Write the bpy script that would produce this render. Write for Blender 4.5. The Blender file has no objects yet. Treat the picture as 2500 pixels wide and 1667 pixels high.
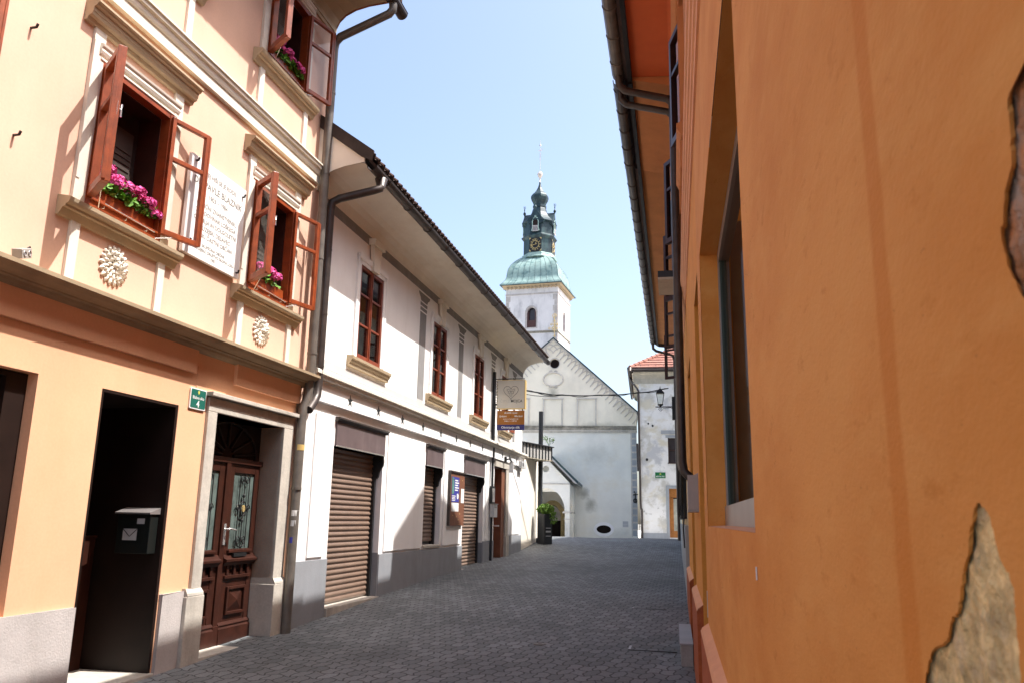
import bpy, math, random
from mathutils import Vector, Matrix
from mathutils.geometry import tessellate_polygon
random.seed(7)
C = bpy.context.scene.collection
R = math.radians

# ------------------------------------------------------------------ materials
def S(r, g, b):
    f = lambda c: (c/255/12.92) if c/255 <= .04045 else ((c/255+.055)/1.055)**2.4
    return (f(r), f(g), f(b))

def mat(name, col, rough=.85, var=.12, scale=3.0, bump=.0, bscale=60.0, metal=0.0,
        stain=None, stain_amt=.5, stain_scale=(1.2, 1.2, .35), spec=.3, fine=.0):
    m = bpy.data.materials.new(name); m.use_nodes = True
    nt = m.node_tree; n = nt.nodes; l = nt.links
    b = n['Principled BSDF']
    b.inputs['Roughness'].default_value = rough
    b.inputs['Metallic'].default_value = metal
    b.inputs['Specular IOR Level'].default_value = spec
    tc = n.new('ShaderNodeTexCoord')
    nz = n.new('ShaderNodeTexNoise'); nz.inputs['Scale'].default_value = scale
    nz.inputs['Detail'].default_value = 6; nz.inputs['Roughness'].default_value = .62
    l.new(tc.outputs['Object'], nz.inputs['Vector'])
    rp = n.new('ShaderNodeValToRGB')
    rp.color_ramp.elements[0].position = .3; rp.color_ramp.elements[1].position = .7
    rp.color_ramp.elements[0].color = (*[c*(1-var) for c in col], 1)
    rp.color_ramp.elements[1].color = (*[min(1, c*(1+var)) for c in col], 1)
    l.new(nz.outputs['Fac'], rp.inputs['Fac'])
    out = rp.outputs['Color']
    if fine:
        n4 = n.new('ShaderNodeTexNoise'); n4.inputs['Scale'].default_value = 45; n4.inputs['Detail'].default_value = 3
        l.new(tc.outputs['Object'], n4.inputs['Vector'])
        r4 = n.new('ShaderNodeMapRange'); r4.inputs[1].default_value = .3; r4.inputs[2].default_value = .7
        r4.inputs[3].default_value = 1-fine; r4.inputs[4].default_value = 1+fine
        l.new(n4.outputs['Fac'], r4.inputs[0])
        mm = n.new('ShaderNodeMix'); mm.data_type = 'RGBA'; mm.blend_type = 'MULTIPLY'; mm.inputs[0].default_value = 1
        l.new(out, mm.inputs[6]); l.new(r4.outputs[0], mm.inputs[7]); out = mm.outputs[2]
    if stain:
        mp = n.new('ShaderNodeMapping'); mp.inputs['Scale'].default_value = stain_scale
        l.new(tc.outputs['Object'], mp.inputs['Vector'])
        n2 = n.new('ShaderNodeTexNoise'); n2.inputs['Scale'].default_value = 1.6
        n2.inputs['Detail'].default_value = 7; n2.inputs['Roughness'].default_value = .65
        l.new(mp.outputs[0], n2.inputs['Vector'])
        r2 = n.new('ShaderNodeMapRange'); r2.inputs[1].default_value = .5; r2.inputs[2].default_value = .72
        r2.inputs[3].default_value = 0; r2.inputs[4].default_value = stain_amt
        l.new(n2.outputs['Fac'], r2.inputs[0])
        mx = n.new('ShaderNodeMix'); mx.data_type = 'RGBA'
        l.new(r2.outputs[0], mx.inputs[0]); l.new(out, mx.inputs[6]); mx.inputs[7].default_value = (*stain, 1)
        out = mx.outputs[2]
    l.new(out, b.inputs['Base Color'])
    if bump:
        n3 = n.new('ShaderNodeTexNoise'); n3.inputs['Scale'].default_value = bscale
        n3.inputs['Detail'].default_value = 5
        l.new(tc.outputs['Object'], n3.inputs['Vector'])
        bp = n.new('ShaderNodeBump'); bp.inputs['Strength'].default_value = bump; bp.inputs['Distance'].default_value = .01
        l.new(n3.outputs['Fac'], bp.inputs['Height']); l.new(bp.outputs[0], b.inputs['Normal'])
    return m

def glass(name, tint=(.9, .95, .95), refl=.12, top=.85):
    m = bpy.data.materials.new(name); m.use_nodes = True
    nt = m.node_tree; n = nt.nodes; l = nt.links
    n.remove(n['Principled BSDF'])
    tr = n.new('ShaderNodeBsdfTransparent'); tr.inputs[0].default_value = (*tint, 1)
    gl = n.new('ShaderNodeBsdfGlossy'); gl.inputs['Roughness'].default_value = .02
    fr = n.new('ShaderNodeLayerWeight'); fr.inputs[0].default_value = .5
    pw = n.new('ShaderNodeMath'); pw.operation = 'POWER'; pw.inputs[1].default_value = 4.5
    ma = n.new('ShaderNodeMath'); ma.operation = 'MULTIPLY_ADD'; ma.inputs[1].default_value = top; ma.inputs[2].default_value = .04+refl; ma.use_clamp = True
    mx = n.new('ShaderNodeMixShader')
    l.new(fr.outputs['Facing'], pw.inputs[0]); l.new(pw.outputs[0], ma.inputs[0]); l.new(ma.outputs[0], mx.inputs[0])
    l.new(tr.outputs[0], mx.inputs[1]); l.new(gl.outputs[0], mx.inputs[2])
    l.new(mx.outputs[0], n['Material Output'].inputs[0])
    return m

M = {}
M['peach_low'] = mat('peach_stucco_lower', (.78, .44, .265), var=.07, scale=1.1, bump=.10, bscale=22, stain=(.68, .36, .19), stain_amt=.25, fine=.03)
M['peach'] = mat('peach_stucco_upper', (.72, .468, .345), var=.07, scale=1.1, bump=.10, bscale=20, stain=(.62, .395, .27), stain_amt=.3, fine=.03)
M['trim'] = mat('cream_plaster_trim', (.72, .67, .58), var=.07, scale=5, bump=.12, stain=(.42, .36, .27), stain_amt=.35)
M['trim_tan'] = mat('tan_plaster_moulding', (.46, .36, .235), var=.08, scale=5, bump=.1, stain=(.32, .24, .15), stain_amt=.4)
M['stone'] = mat('grey_portal_stone', (.50, .46, .40), var=.12, scale=6, bump=.3, bscale=30, stain=(.22, .19, .16), stain_amt=.6, fine=.06)
M['plinth_a'] = mat('greyish_plinth_render', (.48, .44, .42), var=.08, scale=4, bump=.3, stain=(.28, .24, .21), stain_amt=.35, fine=.04)
M['wood'] = mat('reddish_brown_wood', (.245, .046, .009), rough=.42, var=.35, scale=9, spec=.5, bump=.05, bscale=20)
M['wood_dark'] = mat('dark_brown_wood', (.040, .012, .007), rough=.42, var=.3, scale=8, spec=.4, bump=.08, bscale=25)
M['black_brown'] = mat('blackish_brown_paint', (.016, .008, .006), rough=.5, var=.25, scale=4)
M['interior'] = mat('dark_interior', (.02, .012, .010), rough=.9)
M['blind'] = mat('grey_blind', (.055, .042, .036), rough=.7)
M['metal_dark'] = mat('dark_brown_sheet_metal', (.060, .047, .042), rough=.42, var=.3, scale=7, metal=.35, spec=.5, stain=(.15, .12, .10), stain_amt=.35)
M['metal_black'] = mat('black_iron', (.018, .018, .019), rough=.45, var=.2)
M['metal_grey'] = mat('weathered_grey_pipe', (.17, .15, .13), rough=.45, var=.25, scale=6, metal=.3, stain=(.07, .06, .05), stain_amt=.5)
M['door_pane'] = mat('dim_green_pane', (.10, .13, .12), rough=.2, spec=.5, var=.4, scale=6)
M['ledge'] = mat('brown_weathered_ledge', (.34, .255, .16), var=.12, scale=5, bump=.12, stain=(.20, .14, .09), stain_amt=.5)
M['wood_win'] = mat('dark_reddish_window_wood', (.22, .048, .020), rough=.4, var=.3, scale=9, spec=.5)
M['chrome'] = mat('bright_metal', (.75, .75, .73), rough=.25, metal=.8)
M['white'] = mat('white_stucco', (.90, .885, .87), var=.03, scale=2, bump=.12, bscale=50, stain=(.70, .66, .60), stain_amt=.3, fine=.015)
M['white_dirty'] = mat('cream_soffit_plaster', (.82, .755, .65), var=.06, scale=2, bump=.1, stain=(.62, .50, .36), stain_amt=.5, stain_scale=(.5, 1, 1))
M['paint_grey'] = mat('grey_fresco_paint', (.26, .25, .245), var=.1, scale=6, stain=(.5, .48, .46), stain_amt=.4)
M['paint_light'] = mat('light_grey_band_paint', (.52, .51, .50), var=.05, scale=4)
M['plinth_w'] = mat('blue_grey_plinth_paint', (.27, .28, .30), var=.07, scale=3, bump=.2, stain=(.16, .16, .16), stain_amt=.35, fine=.03)
M['slat'] = mat('brown_roller_slats', (.20, .135, .10), rough=.38, var=.1, scale=5, spec=.5, stain=(.12, .08, .06), stain_amt=.3)
M['box_brown'] = mat('dusty_brown_metal', (.13, .095, .095), rough=.5, var=.15, scale=4, stain=(.22, .18, .18), stain_amt=.5)
M['tile'] = mat('old_dark_roof_tile', (.055, .032, .026), rough=.9, var=.4, scale=8, bump=.3)
M['tile_red'] = mat('red_roof_tile', (.31, .14, .105), rough=.85, var=.3, scale=14, bump=.2, stain=(.50, .31, .25), stain_amt=.5)
M['orange'] = mat('orange_stucco', (.69, .295, .055), var=.10, scale=2.2, bump=.35, bscale=38, stain=(.60, .21, .04), stain_amt=.5, stain_scale=(1.2, 1.2, 1.2), fine=.04)
M['orange_pale'] = mat('salmon_plaster', (.70, .36, .20), var=.07, scale=3, bump=.2, stain=(.6, .28, .15), stain_amt=.3, fine=.03)
M['orange_red'] = mat('brick_red_plinth', (.38, .10, .035), var=.2, scale=9, bump=.6, bscale=50, stain=(.25, .06, .03), stain_amt=.4, fine=.1)
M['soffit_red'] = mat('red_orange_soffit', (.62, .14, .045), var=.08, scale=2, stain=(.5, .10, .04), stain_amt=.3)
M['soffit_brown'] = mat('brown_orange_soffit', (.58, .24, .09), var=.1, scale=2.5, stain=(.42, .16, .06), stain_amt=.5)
M['rough_plaster'] = mat('exposed_rough_plaster', (.66, .51, .25), var=.25, scale=45, bump=.6, bscale=160, stain=(.52, .45, .36), stain_amt=.55, stain_scale=(20, 20, 20), fine=.2)
M['rough_brick'] = mat('exposed_brick_mortar', (.46, .20, .08), var=.4, scale=40, bump=1.0, bscale=120, stain=(.42, .38, .33), stain_amt=.8, stain_scale=(14, 14, 9), fine=.2)
M['church'] = mat('aged_cream_render', (.84, .78, .64), var=.08, scale=.8, bump=.15, bscale=15, stain=(.58, .55, .46), stain_amt=.4, stain_scale=(.7, .7, .22), fine=.03)
M['church_low'] = mat('cool_white_render', (.85, .83, .75), var=.08, scale=.7, bump=.15, bscale=15, stain=(.78, .70, .54), stain_amt=.6, stain_scale=(.35, .35, .45), fine=.03)
M['church_trim'] = mat('church_stucco_relief', (.58, .54, .48), var=.12, scale=6, stain=(.28, .27, .24), stain_amt=.6)
M['moss'] = mat('dark_weathered_ledge', (.26, .24, .19), var=.35, scale=6, bump=.4, stain=(.12, .11, .08), stain_amt=.7)
M['tower_white'] = mat('weathered_white_render', (.74, .72, .71), var=.09, scale=1.0, bump=.2, bscale=12, stain=(.36, .35, .36), stain_amt=.85, stain_scale=(.9, .9, .35), fine=.04)
M['tower_stone'] = mat('tower_corner_stone', (.50, .46, .43), var=.2, scale=5, bump=.3, stain=(.28, .26, .25), stain_amt=.6)
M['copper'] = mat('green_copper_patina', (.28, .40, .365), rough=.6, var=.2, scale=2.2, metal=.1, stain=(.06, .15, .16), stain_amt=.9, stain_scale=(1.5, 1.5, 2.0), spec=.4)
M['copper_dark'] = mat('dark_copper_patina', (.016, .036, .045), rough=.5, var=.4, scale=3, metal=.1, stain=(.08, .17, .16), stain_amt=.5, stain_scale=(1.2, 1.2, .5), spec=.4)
M['gold'] = mat('old_gilding', (.66, .50, .22), rough=.45, metal=.5, var=.15)
M['pale_metal'] = mat('pale_gilded_metal', (.62, .56, .52), rough=.4, metal=.4)
M['dark_win'] = mat('dark_window', (.045, .035, .04), rough=.25, spec=.5)
M['brown_louver'] = mat('dark_red_boards', (.10, .05, .045), rough=.7, var=.2, scale=8)
M['beige'] = mat('beige_sunlit_render', (.80, .74, .64), var=.04, scale=2, bump=.15, stain=(.62, .55, .45), stain_amt=.25)
M['rib_grey'] = mat('grey_ribbed_sheet', (.42, .415, .40), rough=.6, metal=.0, var=.08)
M['anthracite'] = mat('anthracite_metal', (.025, .028, .033), rough=.5, var=.2, spec=.4)
M['marble'] = mat('white_marble', (.86, .85, .83), rough=.35, var=.05, scale=2.5, stain=(.66, .64, .62), stain_amt=.35, stain_scale=(1, 1, 1.4))
M['engraved'] = mat('faded_engraved_letters', (.20, .19, .17), rough=.7)
M['reflection_brown'] = mat('brown_pane_reflection', (.36, .22, .12), var=.15, scale=3)  # orange jamb's reflection in the display pane, put into the backing colour
M['seal'] = mat('dark_green_seal', (.05, .075, .065), rough=.5)
M['sign_green'] = mat('enamel_green', (.014, .13, .10), rough=.25, var=.05, spec=.5)
M['sign_green2'] = mat('street_sign_green', (.008, .17, .05), rough=.3, var=.05, spec=.5)
M['sign_white'] = mat('enamel_white', (.82, .82, .80), rough=.3, var=.03, spec=.5)
M['sign_yellow'] = mat('enamel_yellow', (.62, .60, .12), rough=.3, var=.05)
M['lightbox'] = mat('frosted_lightbox_face', (.62, .59, .52), rough=.4, var=.05, scale=5, stain=(.62, .52, .38), stain_amt=.5)
M['sign_gold'] = mat('brass_edge', (.72, .52, .20), rough=.4, var=.05, metal=.2)
M['sign_brown'] = mat('copper_brown_panel', (.36, .135, .022), rough=.4, var=.1)
M['sign_blue'] = mat('navy_panel', (.035, .035, .16), rough=.4, var=.05)
M['letter_dark'] = mat('charcoal_letters', (.035, .035, .035), rough=.5)
M['letter_faint'] = mat('faint_grey_letters', (.50, .48, .43), rough=.5)
M['poster_blue'] = mat('blue_poster', (.045, .045, .30), rough=.5, var=.1)
M['poster_mix'] = mat('teal_picture', (.10, .22, .20), rough=.5, var=.6, scale=14)
M['paper'] = mat('white_paper', (.80, .79, .76), rough=.7, var=.03)
M['board_brown'] = mat('brown_board', (.20, .082, .045), rough=.55, var=.15, scale=5)
M['mailbox_dark'] = mat('dark_green_grey_metal', (.012, .015, .014), rough=.4, metal=.2, spec=.5)
M['socket_grey'] = mat('dusty_grey_plastic', (.36, .33, .30), rough=.6, stain=(.2, .18, .16))
M['mailbox_grey'] = mat('light_grey_enamel', (.55, .55, .55), rough=.4, spec=.5)
M['steel_grey'] = mat('brushed_grey_metal', (.33, .30, .29), rough=.4, metal=.5, var=.08)
M['pink'] = mat('pink_petals', (.80, .11, .36), rough=.6, var=.4, scale=30)
M['leaf'] = mat('geranium_leaf', (.11, .25, .03), rough=.55, var=.45, scale=18)
M['leaf_light'] = mat('bright_leaf', (.10, .19, .025), rough=.6, var=.45, scale=12)
M['terracotta'] = mat('terracotta_pot', (.42, .16, .07), rough=.8)
M['soil'] = mat('soil', (.04, .025, .015))
M['door_orange'] = mat('orange_door_wood', (.42, .17, .045), rough=.5, var=.2, scale=6)
M['door_red'] = mat('red_brown_door', (.34, .062, .025), rough=.45, var=.15, scale=6)
M['stone_step'] = mat('grey_step_stone', (.30, .30, .29), var=.12, scale=9, bump=.4, fine=.06)
M['curtain'] = mat('pale_curtain', (.42, .44, .38), var=.3, scale=4)
M['cable'] = mat('black_cable', (.012, .012, .012), rough=.6)
M['pale_plaster'] = mat('pale_old_plaster', (.50, .46, .37), var=.2, scale=3, bump=.4, stain=(.30, .26, .20), stain_amt=.6, fine=.06)
M['yellow_plaster'] = mat('yellowish_old_plaster', (.60, .42, .22), var=.2, scale=4, bump=.4, stain=(.48, .46, .42), stain_amt=.6)
M['grey_base'] = mat('pale_grey_base_paint', (.36, .38, .40), var=.1, scale=3, bump=.3, stain=(.25, .26, .27), stain_amt=.4)
M['glass'] = glass('window_glass', (.95, .96, .96), .0, .6)
M['glass_dark'] = glass('dim_window_glass', (.45, .42, .38), .10)
M['sky_glass'] = glass('sash_glass_grazing', (.86, .86, .86), .0, .35)

def shabby_mat():
    m = mat('patched_shabby_render', (.84, .83, .80), var=.08, scale=1.4, bump=.35, bscale=20, fine=.05)
    nt = m.node_tree; n = nt.nodes; l = nt.links; b = n['Principled BSDF']
    tc = n.new('ShaderNodeTexCoord')
    src = b.inputs['Base Color'].links[0].from_socket
    specs = [((.60, .58, .52), 1.3, .50, .60, (0, 3.1, 7.7), 1), ((.70, .65, .52), .8, .52, .62, (5, 1, 2.0), 1.4),
             ((.56, .56, .56), .9, .57, .64, (9, 4, 1.2), 1), ((.26, .25, .22), 2.6, .62, .76, (2, 8, 4), 1)]
    for col, sc, a, c, off, zs in specs:
        mp = n.new('ShaderNodeMapping'); mp.inputs['Location'].default_value = off; mp.inputs['Scale'].default_value = (1, 1, zs)
        l.new(tc.outputs['Object'], mp.inputs['Vector'])
        nz = n.new('ShaderNodeTexNoise'); nz.inputs['Scale'].default_value = sc; nz.inputs['Detail'].default_value = 9
        nz.inputs['Roughness'].default_value = .6
        l.new(mp.outputs[0], nz.inputs['Vector'])
        r = n.new('ShaderNodeMapRange'); r.inputs[1].default_value = a; r.inputs[2].default_value = c
        l.new(nz.outputs['Fac'], r.inputs[0])
        mx = n.new('ShaderNodeMix'); mx.data_type = 'RGBA'
        l.new(r.outputs[0], mx.inputs[0]); l.new(src, mx.inputs[6]); mx.inputs[7].default_value = (*col, 1)
        src = mx.outputs[2]
    l.new(src, b.inputs['Base Color'])
    return m
def damp(m, spots, col):
    nt = m.node_tree; n = nt.nodes; l = nt.links; b = n['Principled BSDF']
    src = b.inputs['Base Color'].links[0].from_socket
    tc = n.new('ShaderNodeTexCoord'); nz = n.new('ShaderNodeTexNoise'); nz.inputs['Scale'].default_value = 2.2; nz.inputs['Detail'].default_value = 8; nz.inputs['Roughness'].default_value = .7
    l.new(tc.outputs['Object'], nz.inputs['Vector'])
    for x, z, rx, rz, amt in spots:
        mp = n.new('ShaderNodeMapping'); mp.inputs['Location'].default_value = (-x/rx, 0, -z/rz); mp.inputs['Scale'].default_value = (1/rx, 0, 1/rz); l.new(tc.outputs['Object'], mp.inputs['Vector'])
        ln = n.new('ShaderNodeVectorMath'); ln.operation = 'LENGTH'; l.new(mp.outputs[0], ln.inputs[0])
        ad = n.new('ShaderNodeMath'); ad.operation = 'MULTIPLY_ADD'; ad.inputs[1].default_value = 1.6; l.new(nz.outputs['Fac'], ad.inputs[0]); l.new(ln.outputs['Value'], ad.inputs[2])
        r = n.new('ShaderNodeMapRange'); r.inputs[1].default_value = 1.75; r.inputs[2].default_value = .95; r.inputs[3].default_value = 0; r.inputs[4].default_value = amt; l.new(ad.outputs[0], r.inputs[0])
        mx = n.new('ShaderNodeMix'); mx.data_type = 'RGBA'; l.new(r.outputs[0], mx.inputs[0]); l.new(src, mx.inputs[6]); mx.inputs[7].default_value = (*col, 1); src = mx.outputs[2]
    l.new(src, b.inputs['Base Color'])
damp(M['church_low'], [(.60, 3.05, .42, .42, .8), (.95, 2.45, .45, .5, .8), (-.2, 1.0, .5, .9, .5), (2.6, .8, .8, .5, .35), (1.2, 5.2, 1.4, .8, .3)], (.34, .33, .27))
damp(M['church'], [(-1.2, 8.75, .42, .55, .9), (1.5, 6.8, 2.0, .35, .6), (-2.0, 6.8, 2.0, .35, .6), (2.8, 8.0, .7, .5, .35), (-.3, 9.0, .8, .9, .25)], (.36, .34, .27))
M['shabby'] = shabby_mat()

def orange_near_mat():
    """orange plaster: trowel blotches, pits, hairline cracks and one darker damp stripe at a fixed place on the wall"""
    m = bpy.data.materials.new('orange_stucco_streaked'); m.use_nodes = True
    nt = m.node_tree; n = nt.nodes; l = nt.links; b = n['Principled BSDF']; b.inputs['Roughness'].default_value = .8; b.inputs['Specular IOR Level'].default_value = .3
    tc = n.new('ShaderNodeTexCoord')
    def noise(sc, mscale, det=6, rough=.6, off=(0, 0, 0)):
        mp = n.new('ShaderNodeMapping'); mp.inputs['Scale'].default_value = mscale; mp.inputs['Location'].default_value = off; l.new(tc.outputs['Object'], mp.inputs['Vector'])
        z = n.new('ShaderNodeTexNoise'); z.inputs['Scale'].default_value = sc; z.inputs['Detail'].default_value = det; z.inputs['Roughness'].default_value = rough
        l.new(mp.outputs[0], z.inputs['Vector']); return z.outputs['Fac']
    def rng(x, a, c, d, e):
        r = n.new('ShaderNodeMapRange'); r.inputs[1].default_value = a; r.inputs[2].default_value = c; r.inputs[3].default_value = d; r.inputs[4].default_value = e
        l.new(x, r.inputs[0]); return r.outputs[0]
    def mix(fac, a, col):
        x = n.new('ShaderNodeMix'); x.data_type = 'RGBA'
        l.new(fac, x.inputs[0])
        if isinstance(a, tuple): x.inputs[6].default_value = (*a, 1)
        else: l.new(a, x.inputs[6])
        x.inputs[7].default_value = (*col, 1); return x.outputs[2]
    c = mix(rng(noise(2.2, (.45, 1, 1.1)), .38, .66, 0, 1), (.70, .315, .078), (.60, .232, .042))
    c = mix(rng(noise(9, (.4, 1, 1.2), off=(3, 1, 5)), .52, .70, 0, .55), c, (.71, .345, .095))
    c = mix(rng(noise(26, (.4, 1, 1), 4, .7, (7, 2, 1)), .60, .74, 0, .6), c, (.52, .185, .022))
    c = mix(rng(noise(120, (.5, 1, 1), 3, .6), .66, .74, 0, .6), c, (.40, .15, .03))
    # hairline cracks
    mpv = n.new('ShaderNodeMapping'); mpv.inputs['Scale'].default_value = (.5, 1, 1); l.new(tc.outputs['Object'], mpv.inputs['Vector'])
    dn = n.new('ShaderNodeTexNoise'); dn.inputs['Scale'].default_value = 7; dn.inputs['Detail'].default_value = 5; l.new(mpv.outputs[0], dn.inputs['Vector'])
    av = n.new('ShaderNodeVectorMath'); av.operation = 'MULTIPLY_ADD'; av.inputs[1].default_value = (.25, .25, .25); l.new(dn.outputs['Color'], av.inputs[0]); l.new(mpv.outputs[0], av.inputs[2])
    vo = n.new('ShaderNodeTexVoronoi'); vo.feature = 'DISTANCE_TO_EDGE'; vo.inputs['Scale'].default_value = 3.0; l.new(av.outputs[0], vo.inputs['Vector'])
    ck = rng(vo.outputs['Distance'], .0, .006, 1, 0)
    mk = rng(noise(1.7, (.5, 1, 1), off=(11, 4, 2)), .55, .62, 0, .55)
    mm = n.new('ShaderNodeMath'); mm.operation = 'MULTIPLY'; l.new(ck, mm.inputs[0]); l.new(mk, mm.inputs[1])
    c = mix(mm.outputs[0], c, (.34, .13, .03))
    # stripe
    sp = n.new('ShaderNodeSeparateXYZ'); l.new(tc.outputs['Object'], sp.inputs[0])
    wob = n.new('ShaderNodeMath'); wob.operation = 'MULTIPLY_ADD'; wob.inputs[1].default_value = .022
    l.new(noise(6, (1, 1, 1)), wob.inputs[0]); l.new(sp.outputs['X'], wob.inputs[2])
    sub = n.new('ShaderNodeMath'); sub.operation = 'SUBTRACT'; sub.inputs[1].default_value = 8.088; l.new(wob.outputs[0], sub.inputs[0])
    ab = n.new('ShaderNodeMath'); ab.operation = 'ABSOLUTE'; l.new(sub.outputs[0], ab.inputs[0])
    c = mix(rng(ab.outputs[0], .032, .020, 0, .65), c, (.57, .19, .022))
    l.new(c, b.inputs['Base Color'])
    h = n.new('ShaderNodeMath'); h.operation = 'MULTIPLY_ADD'; h.inputs[1].default_value = .35
    l.new(noise(160, (.6, 1, 1), 4), h.inputs[0]); l.new(noise(14, (.5, 1, 1.2), 5), h.inputs[2])
    h2 = n.new('ShaderNodeMath'); h2.operation = 'SUBTRACT'; l.new(h.outputs[0], h2.inputs[0]); l.new(mm.outputs[0], h2.inputs[1])
    bp = n.new('ShaderNodeBump'); bp.inputs['Strength'].default_value = .45; bp.inputs['Distance'].default_value = .006
    l.new(h2.outputs[0], bp.inputs['Height']); l.new(bp.outputs[0], b.inputs['Normal'])
    return m
M['orange_near'] = orange_near_mat()

def paving_mat():
    m = bpy.data.materials.new('clay_grey_pavers'); m.use_nodes = True
    nt = m.node_tree; n = nt.nodes; l = nt.links; b = n['Principled BSDF']
    b.inputs['Roughness'].default_value = .75; b.inputs['Specular IOR Level'].default_value = .35
    tc = n.new('ShaderNodeTexCoord')
    mp = n.new('ShaderNodeMapping'); mp.inputs['Rotation'].default_value = (0, 0, R(12)); mp.inputs['Scale'].default_value = (1, 1, 1)
    l.new(tc.outputs['Object'], mp.inputs['Vector'])
    wv = n.new('ShaderNodeTexNoise'); wv.inputs['Scale'].default_value = 9; wv.inputs['Detail'].default_value = 2
    l.new(mp.outputs[0], wv.inputs['Vector'])
    mv = n.new('ShaderNodeMix'); mv.data_type = 'VECTOR'; mv.blend_type = 'MIX' if hasattr(mv, 'blend_type') else 'MIX'
    sb = n.new('ShaderNodeVectorMath'); sb.operation = 'SUBTRACT'; sb.inputs[1].default_value = (.5, .5, .5)
    l.new(wv.outputs['Color'], sb.inputs[0])
    sc = n.new('ShaderNodeVectorMath'); sc.operation = 'SCALE'; sc.inputs['Scale'].default_value = .028
    l.new(sb.outputs[0], sc.inputs[0])
    ad = n.new('ShaderNodeVectorMath'); ad.operation = 'ADD'
    l.new(mp.outputs[0], ad.inputs[0]); l.new(sc.outputs[0], ad.inputs[1])
    n.remove(mv)
    sxyz = n.new('ShaderNodeSeparateXYZ'); l.new(ad.outputs[0], sxyz.inputs[0])
    ph = n.new('ShaderNodeMath'); ph.operation = 'MULTIPLY'; ph.inputs[1].default_value = 2*math.pi/.26; l.new(sxyz.outputs['X'], ph.inputs[0])
    sn = n.new('ShaderNodeMath'); sn.operation = 'SINE'; l.new(ph.outputs[0], sn.inputs[0])
    wy = n.new('ShaderNodeMath'); wy.operation = 'MULTIPLY_ADD'; wy.inputs[1].default_value = .038; l.new(sn.outputs[0], wy.inputs[0]); l.new(sxyz.outputs['Y'], wy.inputs[2])
    py = n.new('ShaderNodeMath'); py.operation = 'MULTIPLY'; py.inputs[1].default_value = 2*math.pi/.215; l.new(sxyz.outputs['Y'], py.inputs[0])
    s2 = n.new('ShaderNodeMath'); s2.operation = 'SINE'; l.new(py.outputs[0], s2.inputs[0])
    wx = n.new('ShaderNodeMath'); wx.operation = 'MULTIPLY_ADD'; wx.inputs[1].default_value = .012; l.new(s2.outputs[0], wx.inputs[0]); l.new(sxyz.outputs['X'], wx.inputs[2])
    cxyz = n.new('ShaderNodeCombineXYZ'); l.new(wx.outputs[0], cxyz.inputs[0]); l.new(wy.outputs[0], cxyz.inputs[1])
    ad = cxyz
    def brick(c1, c2, mo, ms):
        k = n.new('ShaderNodeTexBrick'); k.inputs['Scale'].default_value = 1
        k.inputs['Brick Width'].default_value = .13; k.inputs['Row Height'].default_value = .215
        k.inputs['Mortar Size'].default_value = ms; k.inputs['Mortar Smooth'].default_value = .25
        k.inputs['Bias'].default_value = 0
        k.inputs['Color1'].default_value = (*c1, 1); k.inputs['Color2'].default_value = (*c2, 1); k.inputs['Mortar'].default_value = (*mo, 1)
        l.new(ad.outputs[0], k.inputs['Vector']); return k
    k1 = brick((.125, .134, .138), (.195, .205, .21), (.048, .047, .046), .0082)
    big = n.new('ShaderNodeTexNoise'); big.inputs['Scale'].default_value = .5; big.inputs['Detail'].default_value = 6
    l.new(tc.outputs['Object'], big.inputs['Vector'])
    rr = n.new('ShaderNodeMapRange'); rr.inputs[1].default_value = .35; rr.inputs[2].default_value = .65
    rr.inputs[3].default_value = .78; rr.inputs[4].default_value = 1.12
    l.new(big.outputs['Fac'], rr.inputs[0])
    fi = n.new('ShaderNodeTexNoise'); fi.inputs['Scale'].default_value = 60; fi.inputs['Detail'].default_value = 4
    l.new(tc.outputs['Object'], fi.inputs['Vector'])
    fr = n.new('ShaderNodeMapRange'); fr.inputs[1].default_value = .3; fr.inputs[2].default_value = .7
    fr.inputs[3].default_value = .82; fr.inputs[4].default_value = 1.16
    l.new(fi.outputs['Fac'], fr.inputs[0])
    mu = n.new('ShaderNodeMath'); mu.operation = 'MULTIPLY'; l.new(rr.outputs[0], mu.inputs[0]); l.new(fr.outputs[0], mu.inputs[1])
    mx = n.new('ShaderNodeMix'); mx.data_type = 'RGBA'; mx.blend_type = 'MULTIPLY'; mx.inputs[0].default_value = 1
    l.new(k1.outputs['Color'], mx.inputs[6]); l.new(mu.outputs[0], mx.inputs[7])
    l.new(mx.outputs[2], b.inputs['Base Color'])
    inv = n.new('ShaderNodeMath'); inv.operation = 'SUBTRACT'; inv.inputs[0].default_value = 1
    l.new(k1.outputs['Fac'], inv.inputs[1])
    ft = n.new('ShaderNodeMath'); ft.operation = 'MULTIPLY_ADD'; ft.inputs[1].default_value = .25
    l.new(fi.outputs['Fac'], ft.inputs[0]); l.new(inv.outputs[0], ft.inputs[2])
    bp = n.new('ShaderNodeBump'); bp.inputs['Strength'].default_value = .9; bp.inputs['Distance'].default_value = .014
    l.new(ft.outputs[0], bp.inputs['Height']); l.new(bp.outputs[0], b.inputs['Normal'])
    return m
M['paving'] = paving_mat()
M['plaza'] = mat('pale_plaza_slabs', (.74, .72, .68), var=.15, scale=2, bump=.3, fine=.06)
M['earth'] = mat('town_ground', (.20, .19, .16), var=.2, scale=.3)

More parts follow.
